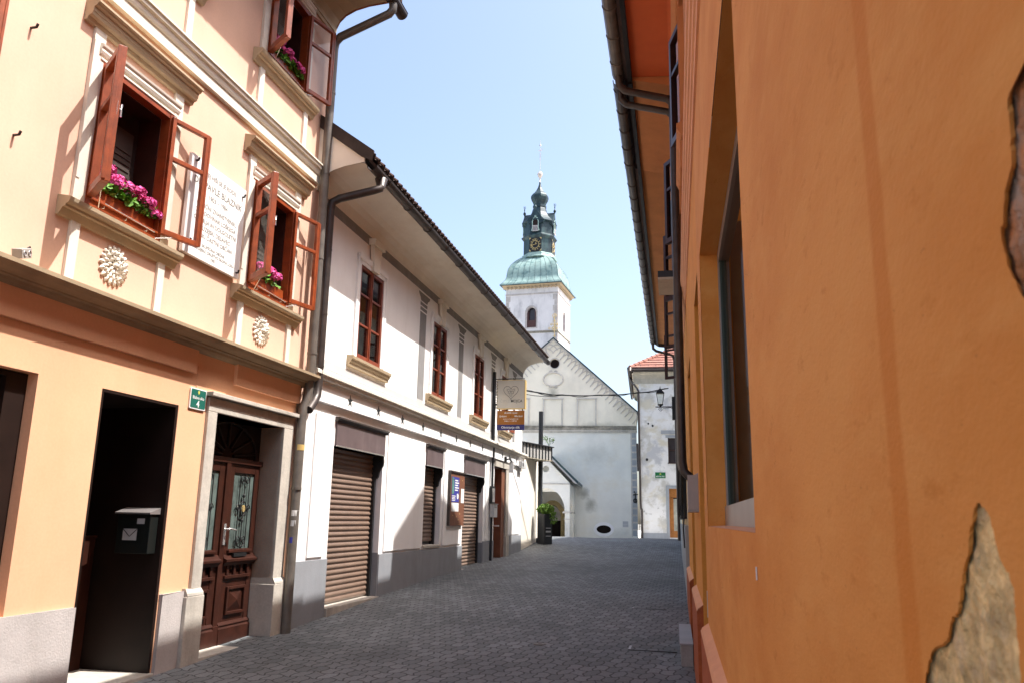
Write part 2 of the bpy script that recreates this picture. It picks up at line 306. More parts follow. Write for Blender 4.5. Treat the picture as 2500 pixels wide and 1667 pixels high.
# ------------------------------------------------------------------ mesh builder.  local frame: u along the facade to the right, d outward, z up
class MB:
    def __init__(s): s.v = []; s.f = []; s.sm = []
    def add(s, vs, fs, smooth=False):
        o = len(s.v); s.parts = getattr(s, 'parts', [])+[(list(vs), list(fs), smooth)]; s.v += [tuple(p) for p in vs]
        for f in fs: s.f.append([i+o for i in f]); s.sm.append(smooth)
        return s
    def box(s, u0, u1, d0, d1, z0, z1):
        P = [(u, -d, z) for z in (z0, z1) for d in (d0, d1) for u in (u0, u1)]
        return s.add(P, [(0, 1, 3, 2), (4, 6, 7, 5), (0, 4, 5, 1), (2, 3, 7, 6), (0, 2, 6, 4), (1, 5, 7, 3)])
    def quad(s, *p): return s.add([(u, -d, z) for u, d, z in p], [tuple(range(len(p)))])
    def prism(s, poly, d0, d1):
        n = len(poly)
        vs = [(u, -d1, z) for u, z in poly]+[(u, -d0, z) for u, z in poly]
        fs = [(i, (i+1) % n, n+(i+1) % n, n+i) for i in range(n)]
        tri = tessellate_polygon([[Vector((u, z, 0)) for u, z in poly]])
        fs += [tuple(t) for t in tri]+[tuple(n+i for i in t[::-1]) for t in tri]
        return s.add(vs, fs)
    def prof(s, pts, u0, u1, cap=True):
        """extrude a (d,z) profile along u"""
        n = len(pts)
        vs = [(u0, -d, z) for d, z in pts]+[(u1, -d, z) for d, z in pts]
        fs = [(i, i+1, n+i+1, n+i) for i in range(n-1)]
        if cap:
            tri = tessellate_polygon([[Vector((d, z, 0)) for d, z in pts]])
            fs += [tuple(t) for t in tri]+[tuple(n+i for i in t) for t in tri]
        return s.add(vs, fs)
    def profv(s, pts, z0, z1):
        """extrude a (u,d) outline vertically"""
        n = len(pts)
        vs = [(u, -d, z0) for u, d in pts]+[(u, -d, z1) for u, d in pts]
        fs = [(i, (i+1) % n, n+(i+1) % n, n+i) for i in range(n)]
        tri = tessellate_polygon([[Vector((u, d, 0)) for u, d in pts]])
        fs += [tuple(t) for t in tri]+[tuple(n+i for i in t) for t in tri]
        return s.add(vs, fs)
    def panel(s, outer, holes, d, depth, under=0):
        loops = [outer]+holes
        flat = [p for lp in loops for p in lp]
        tri = tessellate_polygon([[Vector((u, z, 0)) for u, z in lp] for lp in loops])
        s.add([(u, -d, z) for u, z in flat], [tuple(t) for t in tri])
        for lp in holes:
            n = len(lp)
            cu = sum(q[0] for q in lp)/n; cz = sum(q[1] for q in lp)/n; k = 1+under
            s.add([(u, -d, z) for u, z in lp]+[(cu+(u-cu)*k, -(d-depth), cz+(z-cz)*k) for u, z in lp],
                  [(i, (i+1) % n, n+(i+1) % n, n+i) for i in range(n)])
        return s
    def tube(s, path, r, n=10, cap=True, smooth=True, r2=None):
        P = [Vector((u, -d, z)) for u, d, z in path]; vs = []; fs = []
        up = Vector((0, 0, 1))
        rr = r if isinstance(r, (list, tuple)) else [r]*len(P)
        t0 = (P[1]-P[0]).normalized(); x = t0.orthogonal().normalized()
        for i, p in enumerate(P):
            if i == 0: t = (P[1]-P[0])
            elif i == len(P)-1: t = (P[i]-P[i-1])
            else: t = (P[i]-P[i-1]).normalized()+(P[i+1]-P[i]).normalized()
            t.normalize(); x = (x-t*x.dot(t)).normalized(); y = t.cross(x)
            for k in range(n):
                a = 2*math.pi*k/n; vs.append(p+(x*math.cos(a)+y*math.sin(a))*rr[i])
        for i in range(len(P)-1):
            for k in range(n):
                k2 = (k+1) % n; fs.append((i*n+k, i*n+k2, (i+1)*n+k2, (i+1)*n+k))
        s.add(vs, fs, smooth)
        if cap:
            s.add(vs[:n], [tuple(range(n))]); s.add(vs[-n:], [tuple(range(n))])
        return s
    def lathe(s, c, pts, n=16, smooth=True, rot=0.0, axis='z'):
        vs = []; fs = []; m = len(pts)
        for r, h in pts:
            for k in range(n):
                a = 2*math.pi*k/n+rot
                if axis == 'z': vs.append((c[0]+r*math.cos(a), -c[1]+r*math.sin(a), c[2]+h))
                else: vs.append((c[0]+r*math.cos(a), -(c[1]+h), c[2]+r*math.sin(a)))
        for i in range(m-1):
            for k in range(n):
                k2 = (k+1) % n; fs.append((i*n+k, i*n+k2, (i+1)*n+k2, (i+1)*n+k))
        fs2 = [tuple(range(n)), tuple(range((m-1)*n, m*n))]
        s.add(vs, fs, smooth)
        o = len(s.v)-len(vs)
        for f in fs2: s.f.append([i+o for i in f]); s.sm.append(False)
        return s
    def disc(s, cu, cz, ru, rz, d0, d1, n=24):
        return s.prism([(cu+ru*math.cos(2*math.pi*k/n), cz+rz*math.sin(2*math.pi*k/n)) for k in range(n)], d0, d1)
    def text(s, body, u, z, size, d, align='CENTER', shear=0, bold=0, sx=1.0, extr=.0):
        cu = bpy.data.curves.new('lettering', 'FONT'); cu.body = body; cu.size = size; cu.align_x = align
        cu.shear = shear; cu.offset = bold*size; cu.resolution_u = 3; cu.extrude = extr
        o = bpy.data.objects.new('lettering', cu); C.objects.link(o)
        bpy.context.view_layer.update()
        me = bpy.data.meshes.new_from_object(o.evaluated_get(bpy.context.evaluated_depsgraph_get()))
        s.add([(u+v.co.x*sx, -d-v.co.z, z+v.co.y) for v in me.vertices], [tuple(p.vertices) for p in me.polygons])
        bpy.data.objects.remove(o); bpy.data.curves.remove(cu); bpy.data.meshes.remove(me)
        return s
    def xf(s, mtx):
        s.v = [tuple(mtx @ Vector(p)) for p in s.v]; return s
    def build(s, name, m, parent=None, bevel=0, label=None):
        me = bpy.data.meshes.new(name)
        me.from_pydata(s.v, [], s.f); me.materials.append(M[m] if isinstance(m, str) else m)
        me.polygons.foreach_set('use_smooth', s.sm)
        me.update()
        o = bpy.data.objects.new(name, me); C.objects.link(o)
        if parent: o.parent = parent
        if bevel:
            md = o.modifiers.new('edge', 'BEVEL'); md.width = bevel; md.segments = 2; md.limit_method = 'ANGLE'
        if label: o['label'] = label
        return o

def build_each(mb, name, m, parent, bevel=0):
    for vs, fs, sm in mb.parts:
        q = MB(); q.add(vs, fs, sm); q.build(name, m, parent, bevel)
def tag(o, label, cat, group=None):
    o['label'] = label; o['category'] = cat
    if group: o['group'] = group
    return o
def root(name, label, cat, loc, ang=0.0, group=None):
    group = group or {"sticker": "stickers on the downpipe", "access cover": "metal access covers in the paving"}.get(cat)
    o = bpy.data.objects.new(name, None); C.objects.link(o); o.empty_display_size = .2
    o.location = loc; o.rotation_euler = (0, 0, ang)
    return tag(o, label, cat, group)
def frame_pt(o, u, d, z):
    return o.matrix_basis @ Vector((u, -d, z))
def rect(u0, u1, z0, z1): return [(u0, z0), (u1, z0), (u1, z1), (u0, z1)]
def ell(cu, cz, ru, rz, n=24): return [(cu+ru*math.cos(2*math.pi*k/n), cz+rz*math.sin(2*math.pi*k/n)) for k in range(n)]

ANG_A = math.atan2(.97485, .22286); ANG_W = math.atan2(.97662, .21496); ANG_R = math.atan2(-.98010, -.19851)
LOC_A = (-2.7198, 10.1734, 0); LOC_W = (-2.6177, 10.55, 0); LOC_R = (1.9049, 8.6628, 0)

# ------------------------------------------------------------------ ground
def zs(y):
    pts = [(-40, -1.2), (0, -.05), (7, .115), (10.5, .235), (13, .37), (16, .48), (18, .525), (21, .60), (24, .69), (25.5, .82), (27, .93), (29, .95), (33, .945), (35, .90), (38, .74), (41, .62), (60, .6)]
    if y <= pts[0][0]: return pts[0][1]
    for (a, p), (b, q) in zip(pts, pts[1:]):
        if y <= b: return p+(q-p)*(y-a)/(b-a)
    return pts[-1][1]
def zsm(y): return sum(zs(y+k*.5) for k in range(-3, 4))/7
def street():
    mb = MB(); xs = [-14+i*.5 for i in range(57)]; ys = [-12+i*.5 for i in range(97)]
    vs = [(x, y, zsm(y)+.012*math.sin(x*1.7+y*.6)*math.sin(y*.9)) for y in ys for x in xs]; n = len(xs)
    mb.add(vs, [(j*n+i, j*n+i+1, (j+1)*n+i+1, (j+1)*n+i) for j in range(len(ys)-1) for i in range(n-1)], True)
    o = mb.build('street', 'paving'); o['kind'] = 'structure'
    jt = MB(); P = [(-1.374, 9.663), (-.635, 9.398), (-.025, 9.25), (.45, 9.12), (.926, 9.013)]
    for (x0, y0), (x1, y1) in zip(P, P[1:]):
        jt.add([(x0, y0-.006, zsm(y0)+.012), (x1, y1-.006, zsm(y1)+.012), (x1, y1+.008, zsm(y1)+.012), (x0, y0+.008, zsm(y0)+.012)], [(0, 1, 2, 3)])
    jt.build('open_joint', 'letter_dark', o)
    mb = MB(); xs = [-40+i*2 for i in range(46)]; ys = [35.5+i*1 for i in range(60)]; n = len(xs)
    vs = [(x, y, zsm(min(y, 60))-(.03 if y < 36 else -.006)) for y in ys for x in xs]
    mb.add(vs, [(j*n+i, j*n+i+1, (j+1)*n+i+1, (j+1)*n+i) for j in range(len(ys)-1) for i in range(n-1)], True)
    o = mb.build('plaza', 'plaza'); o['kind'] = 'structure'
    mb = MB(); mb.add([(-900, -900, -1.6), (900, -900, -1.6), (900, 900, -1.6), (-900, 900, -1.6)], [(0, 1, 2, 3)])
    o = mb.build('ground', 'earth'); o['kind'] = 'structure'
street()
def drain(name, label, x, y, r):
    o = root(name, label, 'drain cover', (x, y, zsm(y)+.002))
    mb = MB(); mb.lathe((0, 0, 0), [(r, -.02), (r, .004), (r*.93, .008), (r*.90, .004), (r*.3, .006), (r*.26, .012), (.001, .012)], 24)
    mb.build('lid', 'metal_grey', o)
drain('drain_cover', 'small round metal drain cover set in the paving', .383, 9.716, .075)
def access_cover(name, label, x, y, w, l):
    o = root(name, label, 'access cover', (x, y, zsm(y)+.001), R(-12))
    fr = MB(); t = .018
    fr.box(-w/2, w/2, -l/2, -l/2+t, -.01, .006); fr.box(-w/2, w/2, l/2-t, l/2, -.01, .006)
    pass; fr.box(w/2-t, w/2, -l/2+t, l/2-t, -.01, .006)
    build_each(fr, 'frame_bar', 'letter_dark', o)
    e = MB(); e.box(-w/2, -w/2+t*1.4, -l/2+t, l/2-t, -.01, .009); e.build('bright_edge', 'steel_grey', o)
access_cover('access_cover', 'paver filled metal access cover nearest the grey step stone', 1.66, 9.63, .53, .52)
access_cover('access_cover', 'paver filled metal access cover farther up the street from the camera', 2.12, 12.55, .5, .34)

# ------------------------------------------------------------------ flowers
def leaf_quads(mb, c, r, up=(0, 0, 1)):
    n = Vector((random.uniform(-1, 1), random.uniform(-1, .6), random.uniform(.1, 1))).normalized()
    x = n.orthogonal().normalized(); y = n.cross(x); a0 = random.random()*6.28
    k = 7; vs = []
    for i in range(k):
        a = a0+6.283*i/k; rr = r*(1 if i else .45)*random.uniform(.8, 1.1)
        p = Vector(c)+x*math.cos(a)*rr+y*math.sin(a)*rr+n*random.uniform(-.15, .15)*r
        vs.append(p)
    vs.append(Vector(c)-n*.12*r)
    mb.add(vs, [(i, (i+1) % k, k) for i in range(k)])
def flower_head(mb, c, r):
    for _ in range(110):
        v = Vector((random.gauss(0, 1), random.gauss(0, 1), random.gauss(0, 1))).normalized()
        if v.z < -.55: v.z = -v.z
        p = Vector(c)+Vector((v.x*r, v.y*r, v.z*r*.72))
        n = (v+Vector((random.uniform(-.5, .5),)*3)).normalized(); x = n.orthogonal().normalized(); y = n.cross(x); a0 = random.random()*6.28
        q = r*.27*random.uniform(.7, 1.25); pts = [p+(x*math.cos(a0+a)+y*math.sin(a0+a))*q*w+n*h*q for a, w, h in ((0, 1, .2), (1.25, .8, -.1), (2.5, 1, .2), (3.77, .8, -.1), (5.0, 1, .25))]
        mb.add(pts, [(0, 1, 2, 3, 4)])
def flower_box(label, par, u0, u1, z0, heads, nleaf, pots=False):
    o = root('flower_box', label, 'flower box', frame_pt(par, (u0+u1)/2, -.02, z0), par.rotation_euler.z, 'flower boxes on the orange house windows')
    w = (u1-u0)/2
    b = MB()
    b.box(-w, w, -.012, .004, 0, .135); b.box(-w, w, -.19, -.175, 0, .135); b.box(-w, w, -.175, -.012, 0, .012)
    b.box(-w, -w+.012, -.175, -.012, .012, .135); b.box(w-.012, w, -.175, -.012, .012, .135)
    b.build('trough', 'wood', o)
    s = MB(); s.box(-w+.014, w-.014, -.172, -.014, .05, .115); s.build('soil', 'soil', o)
    if pots:
        p = MB()
        for k in range(5):
            p.lathe((-w+.1+k*(2*w-.2)/4, -.09, .06), [(.05, 0), (.065, .09), (.072, .09), (.072, .115), (.06, .115)], 12)
        p.build('pot_row', 'terracotta', o)
    lf = MB(); st = MB(); fl = MB()
    for _ in range(nleaf):
        u = random.uniform(-w, w)
        if pots and random.random() < .55: u = random.choice((-.1, .12, .3))*w+random.gauss(0, .05)
        leaf_quads(lf, (u, -random.uniform(-.16, .05), .13+abs(random.gauss(0, .055))), random.uniform(.022, .042))
    for hu, hd, hz, hr in heads:
        c = (hu*w, -hd, hz)
        flower_head(fl, c, hr*1.12); st.tube([(hu*w*.97, -.09, .1), (hu*w, hd, hz-.02)], .0035, 5)
    lf.build('foliage', 'leaf', o); st.build('stems', 'leaf_light', o); fl.build('blossoms', 'pink', o)
    return o

# ------------------------------------------------------------------ orange house on the left
A = root('orange_house', 'peach orange three storey house with open brown windows and cream trim', 'house', LOC_A, ANG_A)
wins_u = [-6.48, -3.96, -1.445]                 # left edge of each window opening, opening 0.985 wide
WW = .985
low_holes = [rect(-6.2, -4.14, .84, 2.625), rect(-3.44, -2.375, .16, 2.625), rect(-1.757, -.314, .19, 2.632)]
w = MB(); w.panel([(-10, -.6), (.0, -.6), (.0, 3.21), (-10, 3.21)], low_holes, 0, .30)
w.quad((0, 0, -.6), (0, -.4, -.6), (0, -.4, 3.21), (0, 0, 3.21))
w.build('wall', 'peach_low', A, label='saturated orange ground floor wall')
up_holes = [rect(u, u+WW, 4.12, 5.385) for u in wins_u]+[rect(u, u+WW, 7.0, 8.19) for u in wins_u]
w = MB(); w.panel([(-10, 3.21), (.20, 3.21), (.20, 8.62), (-10, 8.62)], up_holes, 0, .02)
w.box(.0, .20, -.3, -.001, 3.0, 8.6)
w.build('wall', 'peach', A, label='pale peach upper wall')
w = MB()   # back and side shell keeps light out
w.box(-10, .19, -8.3, -8.0, -.6, 8.7); w.box(-10.2, -10, -8, 0, -.6, 8.7); w.box(-.12, -.0, -8, -.32, -.6, 8.62); w.box(-10, -.2, -8, -1.6, 3.0, 3.2)
w.build('shell', 'peach', A)
# frieze strip under the ledge
b = MB(); b.box(-10, -2.20, 0.001, .045, 2.975, 3.205); b.box(-1.47, -.005, 0.001, .045, 2.975, 3.205); build_each(b, 'frieze', 'peach_low', A)
b = MB(); b.box(-2.13, -1.60, .001, .006, 2.78, 3.06); b.build('cover_plate', 'peach_low', A)
# main ledge
b = MB(); b.prof([(0, 3.195), (.05, 3.205), (.075, 3.225), (.085, 3.245), (.12, 3.25), (.125, 3.262), (.15, 3.272), (.20, 3.285), (.235, 3.31), (.25, 3.313), (.25, 3.345), (0, 3.40)], -10, .12)
b.build('ledge', 'ledge', A)
# string course between the floors
b = MB(); b.prof([(0, 5.97), (.045, 5.975), (.045, 6.085), (.06, 6.09), (.07, 6.11), (.075, 6.15), (.10, 6.165), (.105, 6.20), (.12, 6.205), (.12, 6.225), (0, 6.26)], -10, .16)
b.build('string_course', 'trim', A)
# plinth
b = MB()
b.prism([(-10, -.6), (-3.46, -.6), (-3.46, .835), (-10, .815)], .001, .03); b.prism([(-2.36, -.6), (-2.03, -.6), (-2.03, .85), (-2.36, .85)], .001, .03)
build_each(b, 'plinth', 'plinth_a', A, .008)
# stone portal
b = MB()
for (a, c) in ((-1.92, -1.757), (-.314, -.10)):
    b.box(a, c, -.30, .035, .80, 2.632)
b.box(-1.92, -.10, -.30, .035, 2.632, 2.78)
b.box(-1.96, -.06, 0.0, .095, 2.785, 2.83)
for (a, c) in ((-2.03, -1.735), (-.336, -.045)):
    b.box(a, c, -.30, .07, -.4, .80); b.prof([(-.3, .80), (.07, .80), (.065, .83), (.035, .87), (-.3, .87)], a+.012, c-.012)
b.box(-.095, -.06, 0, .03, .86, 2.78)
b.build('portal', 'stone', A, bevel=.006)
b = MB(); b.box(-1.735, -.336, -.42, .06, -.3, .197); b.build('threshold', 'stone', A, bevel=.008)
# carved double door, leaves 0.25 behind the wall
D0 = -.25
dr = MB()
dr.box(-1.757, -.314, D0-.06, D0-.02, .20, 2.16); bk = MB(); bk.box(-1.757, -.314, D0-.06, D0-.025, 2.16, 2.632); bk.build('transom_back', 'interior', A)
dc = -1.03
dr.box(dc-.045, dc+.045, D0-.02, D0+.03, .24, 2.16); dr.box(dc-.06, dc+.06, D0-.02, D0+.04, .2, .40)
dr.box(-1.757, -.314, D0-.02, D0+.035, 2.16, 2.22)
for sgn, (a, c) in ((-1, (-1.735, dc-.05)), (1, (dc+.05, -.336))):
    dr.box(a, a+.10, D0-.02, D0+.012, .4, 2.16); dr.box(c-.10, c, D0-.02, D0+.012, .4, 2.16)
    dr.box(a+.10, c-.10, D0-.02, D0+.012, 2.06, 2.16)
    dr.prof([(D0-.02, .20), (D0+.045, .20), (D0+.045, .36), (D0+.03, .38), (D0+.04, .40), (D0+.015, .43), (D0-.02, .43)], a, c)
    dr.prof([(D0-.02, 1.03), (D0+.03, 1.03), (D0+.05, 1.06), (D0+.075, 1.075), (D0+.075, 1.10), (D0+.04, 1.115), (D0+.02, 1.15), (D0-.02, 1.15)], a-.005, c+.005)
    dr.box(a+.10, c-.10, D0-.02, D0+.02, 1.15, 1.21); dr.box(a+.07, c-.07, D0-.02, D0+.045, 1.17, 1.20)
    dr.box(a+.10, c-.10, D0-.02, D0+.005, .43, .97)
    for k in range(4):
        q = a+.11+k*(c-a-.22)/3; dr.box(q-.022, q+.022, D0+.005, D0+.03, .93, 1.03)
    dr.box(a+.05, c-.05, D0-.02, D0+.035, .89, .925)
    f0, f1, g0, g1 = a+.13, c-.13, .50, .80
    for q in ((f0, f0+.03, g0, g1), (f1-.03, f1, g0, g1), (f0+.03, f1-.03, g0, g0+.03), (f0+.03, f1-.03, g1-.03, g1)): dr.box(q[0], q[1], D0+.005, D0+.034, q[2], q[3])
    mu, mz = (f0+f1)/2, (g0+g1)/2
    P = [(f0+.04, -(D0+.006), g0+.04), (f1-.04, -(D0+.006), g0+.04), (f1-.04, -(D0+.006), g1-.04), (f0+.04, -(D0+.006), g1-.04), (mu, -(D0+.045), mz)]
    dr.add(P, [(0, 1, 4), (1, 2, 4), (2, 3, 4), (3, 0, 4)])
door = dr.build('door', 'wood_dark', A, bevel=.004, label='carved dark brown double door with glazed upper panels')
for a, c in ((-1.735, dc-.05), (dc+.05, -.336)):
    gl = MB(); ir = MB(); tr = MB()
    gl.box(a+.10, c-.10, D0-.015, D0-.006, 1.21, 2.06)
    m_ = (a+c)/2; dd = D0+.02
    for du in (-.10, 0, .10): ir.tube([(m_+du, dd, 1.215), (m_+du, dd, 2.055)], .006, 6)
    ir.tube([(m_+.055*math.cos(t*.33), dd, 1.66+.085*math.sin(t*.33)) for t in range(20)], .007, 6)
    for (cu, cz, sg) in ((m_-.05, 1.98, 1), (m_+.05, 1.98, -1), (m_-.06, 1.30, 1), (m_+.06, 1.30, -1), (m_-.10, 1.66, -1), (m_+.10, 1.66, 1)):
        ir.tube([(cu+sg*(.045*(1-t/26))*math.cos(t*.42), dd, cz+(.055*(1-t/26))*math.sin(t*.42)) for t in range(22)], .006, 6)
    ir.tube([(m_-.09, dd, 1.30), (m_-.06, dd, 1.24), (m_, dd, 1.225), (m_+.06, dd, 1.24), (m_+.09, dd, 1.30)], .007, 6)
    ir.lathe((m_, dd, 1.80), [(.001, -.03), (.022, 0), (.001, .035)], 8); ir.lathe((m_, dd, 1.52), [(.001, -.03), (.02, 0), (.001, .03)], 8)
    tr.disc(m_, 1.66, .03, .04, dd, dd+.012, 12)
    gl.build('pane', 'door_pane', door); ir.build('grille', 'metal_black', door); tr.build('rosette', 'gold', door)
h = MB(); h.box(dc-.02, dc+.022, D0+.03, D0+.045, 1.26, 1.49); h.tube([(dc, D0+.04, 1.43), (dc, D0+.09, 1.43), (dc+.03, D0+.10, 1.435), (dc+.13, D0+.10, 1.42)], .011, 8); h.build('handle', 'chrome', door)
h = MB(); h.box(dc+.2, dc+.47, D0+.02, D0+.06, 1.125, 1.165); h.build('letter_slot', 'metal_black', door)
fl = MB()
for k in range(-3, 4):
    t = R(90-k*26); fl.tube([(dc+.12*math.cos(t), D0-.01, 2.22+.12*math.sin(t)), (dc+.62*math.cos(t), D0-.01, 2.22+.40*math.sin(t))], .018, 6)
fl.tube([(dc+.62*math.cos(R(t)), D0-.01, 2.22+.40*math.sin(R(t))) for t in range(0, 181, 15)], .02, 6)
fl.build('fanlight', 'black_brown', door)
# open passage with a dark inside
p = MB()
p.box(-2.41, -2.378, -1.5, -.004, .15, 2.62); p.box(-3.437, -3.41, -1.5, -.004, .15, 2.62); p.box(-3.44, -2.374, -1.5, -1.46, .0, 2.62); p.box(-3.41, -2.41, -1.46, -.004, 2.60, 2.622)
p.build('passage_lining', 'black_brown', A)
p = MB(); p.box(-3.44, -2.376, -1.46, .04, -.3, .166); p.build('threshold', 'stone', A, bevel=.008)
p = MB(); p.box(-2.70, -2.44, -.75, -.70, .16, 1.35); p.box(-2.71, -2.43, -.76, -.69, 1.35, 1.37); p.build('inner_gate', 'wood_dark', A)
# shop window at the left edge
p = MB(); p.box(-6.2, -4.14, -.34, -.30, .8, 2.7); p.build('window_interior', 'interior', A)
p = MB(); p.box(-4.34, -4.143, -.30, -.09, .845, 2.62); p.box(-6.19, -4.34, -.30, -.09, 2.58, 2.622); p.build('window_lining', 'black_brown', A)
sw = MB()
for u in (-6.19, -5.3): sw.box(u, u+.07, -.26, -.20, .84, 2.62)
sw.box(-6.19, -4.35, -.26, -.2, 2.3, 2.37); sw.box(-4.42, -4.345, -.20, -.10, .845, 2.2)
sw = sw.build('shop_window', 'wood', A, label='brown framed shop window cut by the left edge')
g = MB(); g.box(-6.12, -4.42, -.235, -.228, .84, 2.3); g.build('pane', 'glass_dark', sw)

def sash(mb, gm, hu, hd, z0, z1, wid, dirv, split=.35, t=.066, st=.060):
    """one casement, hinge line at (hu,hd); dirv=(du,dd) points from hinge to free edge"""
    du, dd = dirv; L = math.hypot(du, dd); du /= L; dd /= L
    nu, nd = -dd, du
    def bar(a, b, za, zb, th=t, off=0):
        P = []
        for z in (za, zb):
            for s_, q in ((a, -th/2), (b, -th/2), (b, th/2), (a, th/2)):
                P.append((hu+du*s_+nu*(q+off), -(hd+dd*s_+nd*(q+off)), z))
        mb.add(P, [(0, 1, 2, 3), (4, 7, 6, 5), (0, 4, 5, 1), (1, 5, 6, 2), (2, 6, 7, 3), (3, 7, 4, 0)])
    bar(0, st, z0, z1); bar(wid-st, wid, z0, z1); bar(st, wid-st, z0, z0+st+.012); bar(st, wid-st, z1-st, z1)
    zm = z1-(z1-z0)*split; bar(st, wid-st, zm-.022, zm+.022, t*.85)
    bar(wid-.006, wid+.016, z0+.01, z1-.01, t*.5, t*.35)
    def gq(za, zb):
        P = [(hu+du*s_, -(hd+dd*s_), z) for s_, z in ((st, za), (wid-st, za), (wid-st, zb), (st, zb))]
        gm.add(P, [(0, 1, 2, 3)])
    gq(z0+st, zm-.022); gq(zm+.022, z1-st)

def house_window(u0, z0, z1, upper=False, hinge_l=(-.574, .819), hinge_r=(.97, .25)):
    u1 = u0+WW; um = (u0+u1)/2
    s = MB()
    zb = 3.395 if not upper else 6.255
    for a, c in ((u0-.13, u0), (u1, u1+.125)):
        s.box(a, c, .001, .03, z0-.06, z1+.16); s.box(a+.0, a+.04, .03, .036, z0+.15, z1+.14); s.box(a+.03, c-.0, .001, .028, zb, z0-.17)
    s.box(u0-.13, u1+.125, .001, .028, z1, z1+.16)
    s.prof([(.028, z1+.045), (.045, z1+.05), (.055, z1+.075), (.05, z1+.10), (.065, z1+.115), (.07, z1+.135), (.028, z1+.15)], u0-.06, u1+.06)
    s.box(u0-.04, u1+.04, .028, .04, z1+.005, z1+.022)
    if not upper:
        s.box(u0-.13, u0-.0, .001, .028, z1+.162, z1+.3); s.box(u1+.0, u1+.125, .001, .028, z1+.162, z1+.3)
    wn = s.build('window', 'trim', A, label='tall brown casement window standing open, in a cream plaster surround')
    if not upper:
        hd = MB(); zt = z1+.25
        hd.prof([(0, zt), (.03, zt+.005), (.045, zt+.04), (.075, zt+.05), (.08, zt+.075), (.085, zt+.08), (.09, zt+.12), (.115, zt+.13), (.12, zt+.145), (.14, zt+.155), (.14, zt+.175), (0, zt+.21)], u0-.25, u1+.26)
        hd.build('hood', 'trim_tan', wn)
    sl = MB(); q = z0-.22
    sl.prof([(0, q), (.03, q+.003), (.045, q+.03), (.06, q+.06), (.085, q+.065), (.088, q+.085), (.11, q+.095), (.12, q+.115), (.125, q+.145), (0, q+.17)], u0-.25, u1+.26)
    sl.build('sill', 'trim_tan', wn)
    f = MB()
    for a, c in ((u0, u0+.05), (u1-.05, u1)): f.box(a, c, -.07, .035, z0-.05, z1)
    f.box(u0+.05, u1-.05, -.07, .03, z1-.05, z1); f.box(u0+.05, u1-.05, -.07, .025, z0-.05, z0+.045); f.box(u0+.05, u1-.05, .025, .045, z0+.03, z0+.05)
    f.build('frame', 'wood', wn, bevel=.003); f = MB()
    f.box(u0+.05, u0+.06, -.30, -.07, z0, z1); f.box(u1-.06, u1-.05, -.30, -.07, z0, z1); f.box(u0+.06, u1-.06, -.30, -.07, z1-.06, z1-.05); f.box(u0+.06, u1-.06, -.3, -.07, z0+.03, z0+.045)
    f.build('reveal_lining', 'wood_dark', wn)
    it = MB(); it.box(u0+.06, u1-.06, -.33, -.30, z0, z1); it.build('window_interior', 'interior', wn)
    bl = MB(); bl.box(um-.12, um+.36, -.298, -.285, z0+.1, z1-.25)
    for k in range(12): bl.box(um-.10, um+.34, -.284, -.276, z0+.14+k*.06, z0+.175+k*.06)
    bl.build('blind', 'blind', wn)
    sm = MB(); gm = MB(); sash(sm, gm, u0+.045, .045, z0+.04, z1-.03, .455, hinge_l); so = sm.build('sash', 'wood', wn, bevel=.004); gm.build('pane', 'glass', wn)
    L = math.hypot(*hinge_l); eu = u0+.045+.455*hinge_l[0]/L; ed = .045+.455*hinge_l[1]/L
    hb = MB(); zc = (z0+z1)/2+.05
    hb.box(eu+.01, eu+.022, ed-.02, ed+.01, zc-.06, zc+.06); hb.tube([(eu+.02, ed, zc), (eu+.06, ed+.005, zc), (eu+.062, ed+.005, zc+.05)], .009, 6); hb.tube([(eu+.06, ed+.005, zc), (eu+.062, ed+.005, zc-.06)], .009, 6)
    hb.build('handle', 'chrome', wn)
    sm = MB(); gm = MB(); sash(sm, gm, u1-.04, .045, z0+.04, z1-.03, .455, hinge_r, t=.045, st=.043); sm.build('sash', 'wood', wn, bevel=.004); gm.build('pane', 'glass', wn)
    st = MB()
    st.tube([(u0+.14, .05, z0-.02), (u0+.045+.2*hinge_l[0], .045+.25*hinge_l[1], z0+.05)], .004, 5)
    st.tube([(u1-.10, .05, z0-.03), (u1+.20, .12, z0+.075)], .004, 5); st.tube([(u0+.2, .06, z0+.04), (u1-.12, .06, z0+.02)], .004, 5)
    for k in range(3): st.tube([(u0+.2+k*.28, .03, z0-.0), (u0+.2+k*.28, .055, z0-.005), (u0+.2+k*.28, .058, z0+.015)], .004, 5)
    st.build('stay_hooks', 'chrome', wn)
    return wn
for i, u in enumerate(wins_u):
    house_window(u, 4.12, 5.385, hinge_l=(-.60, .80) if i != 2 else (-.574, .819))
    house_window(u, 7.0, 8.19, True, hinge_l=(-.574, .819), hinge_r=(.95, .30))

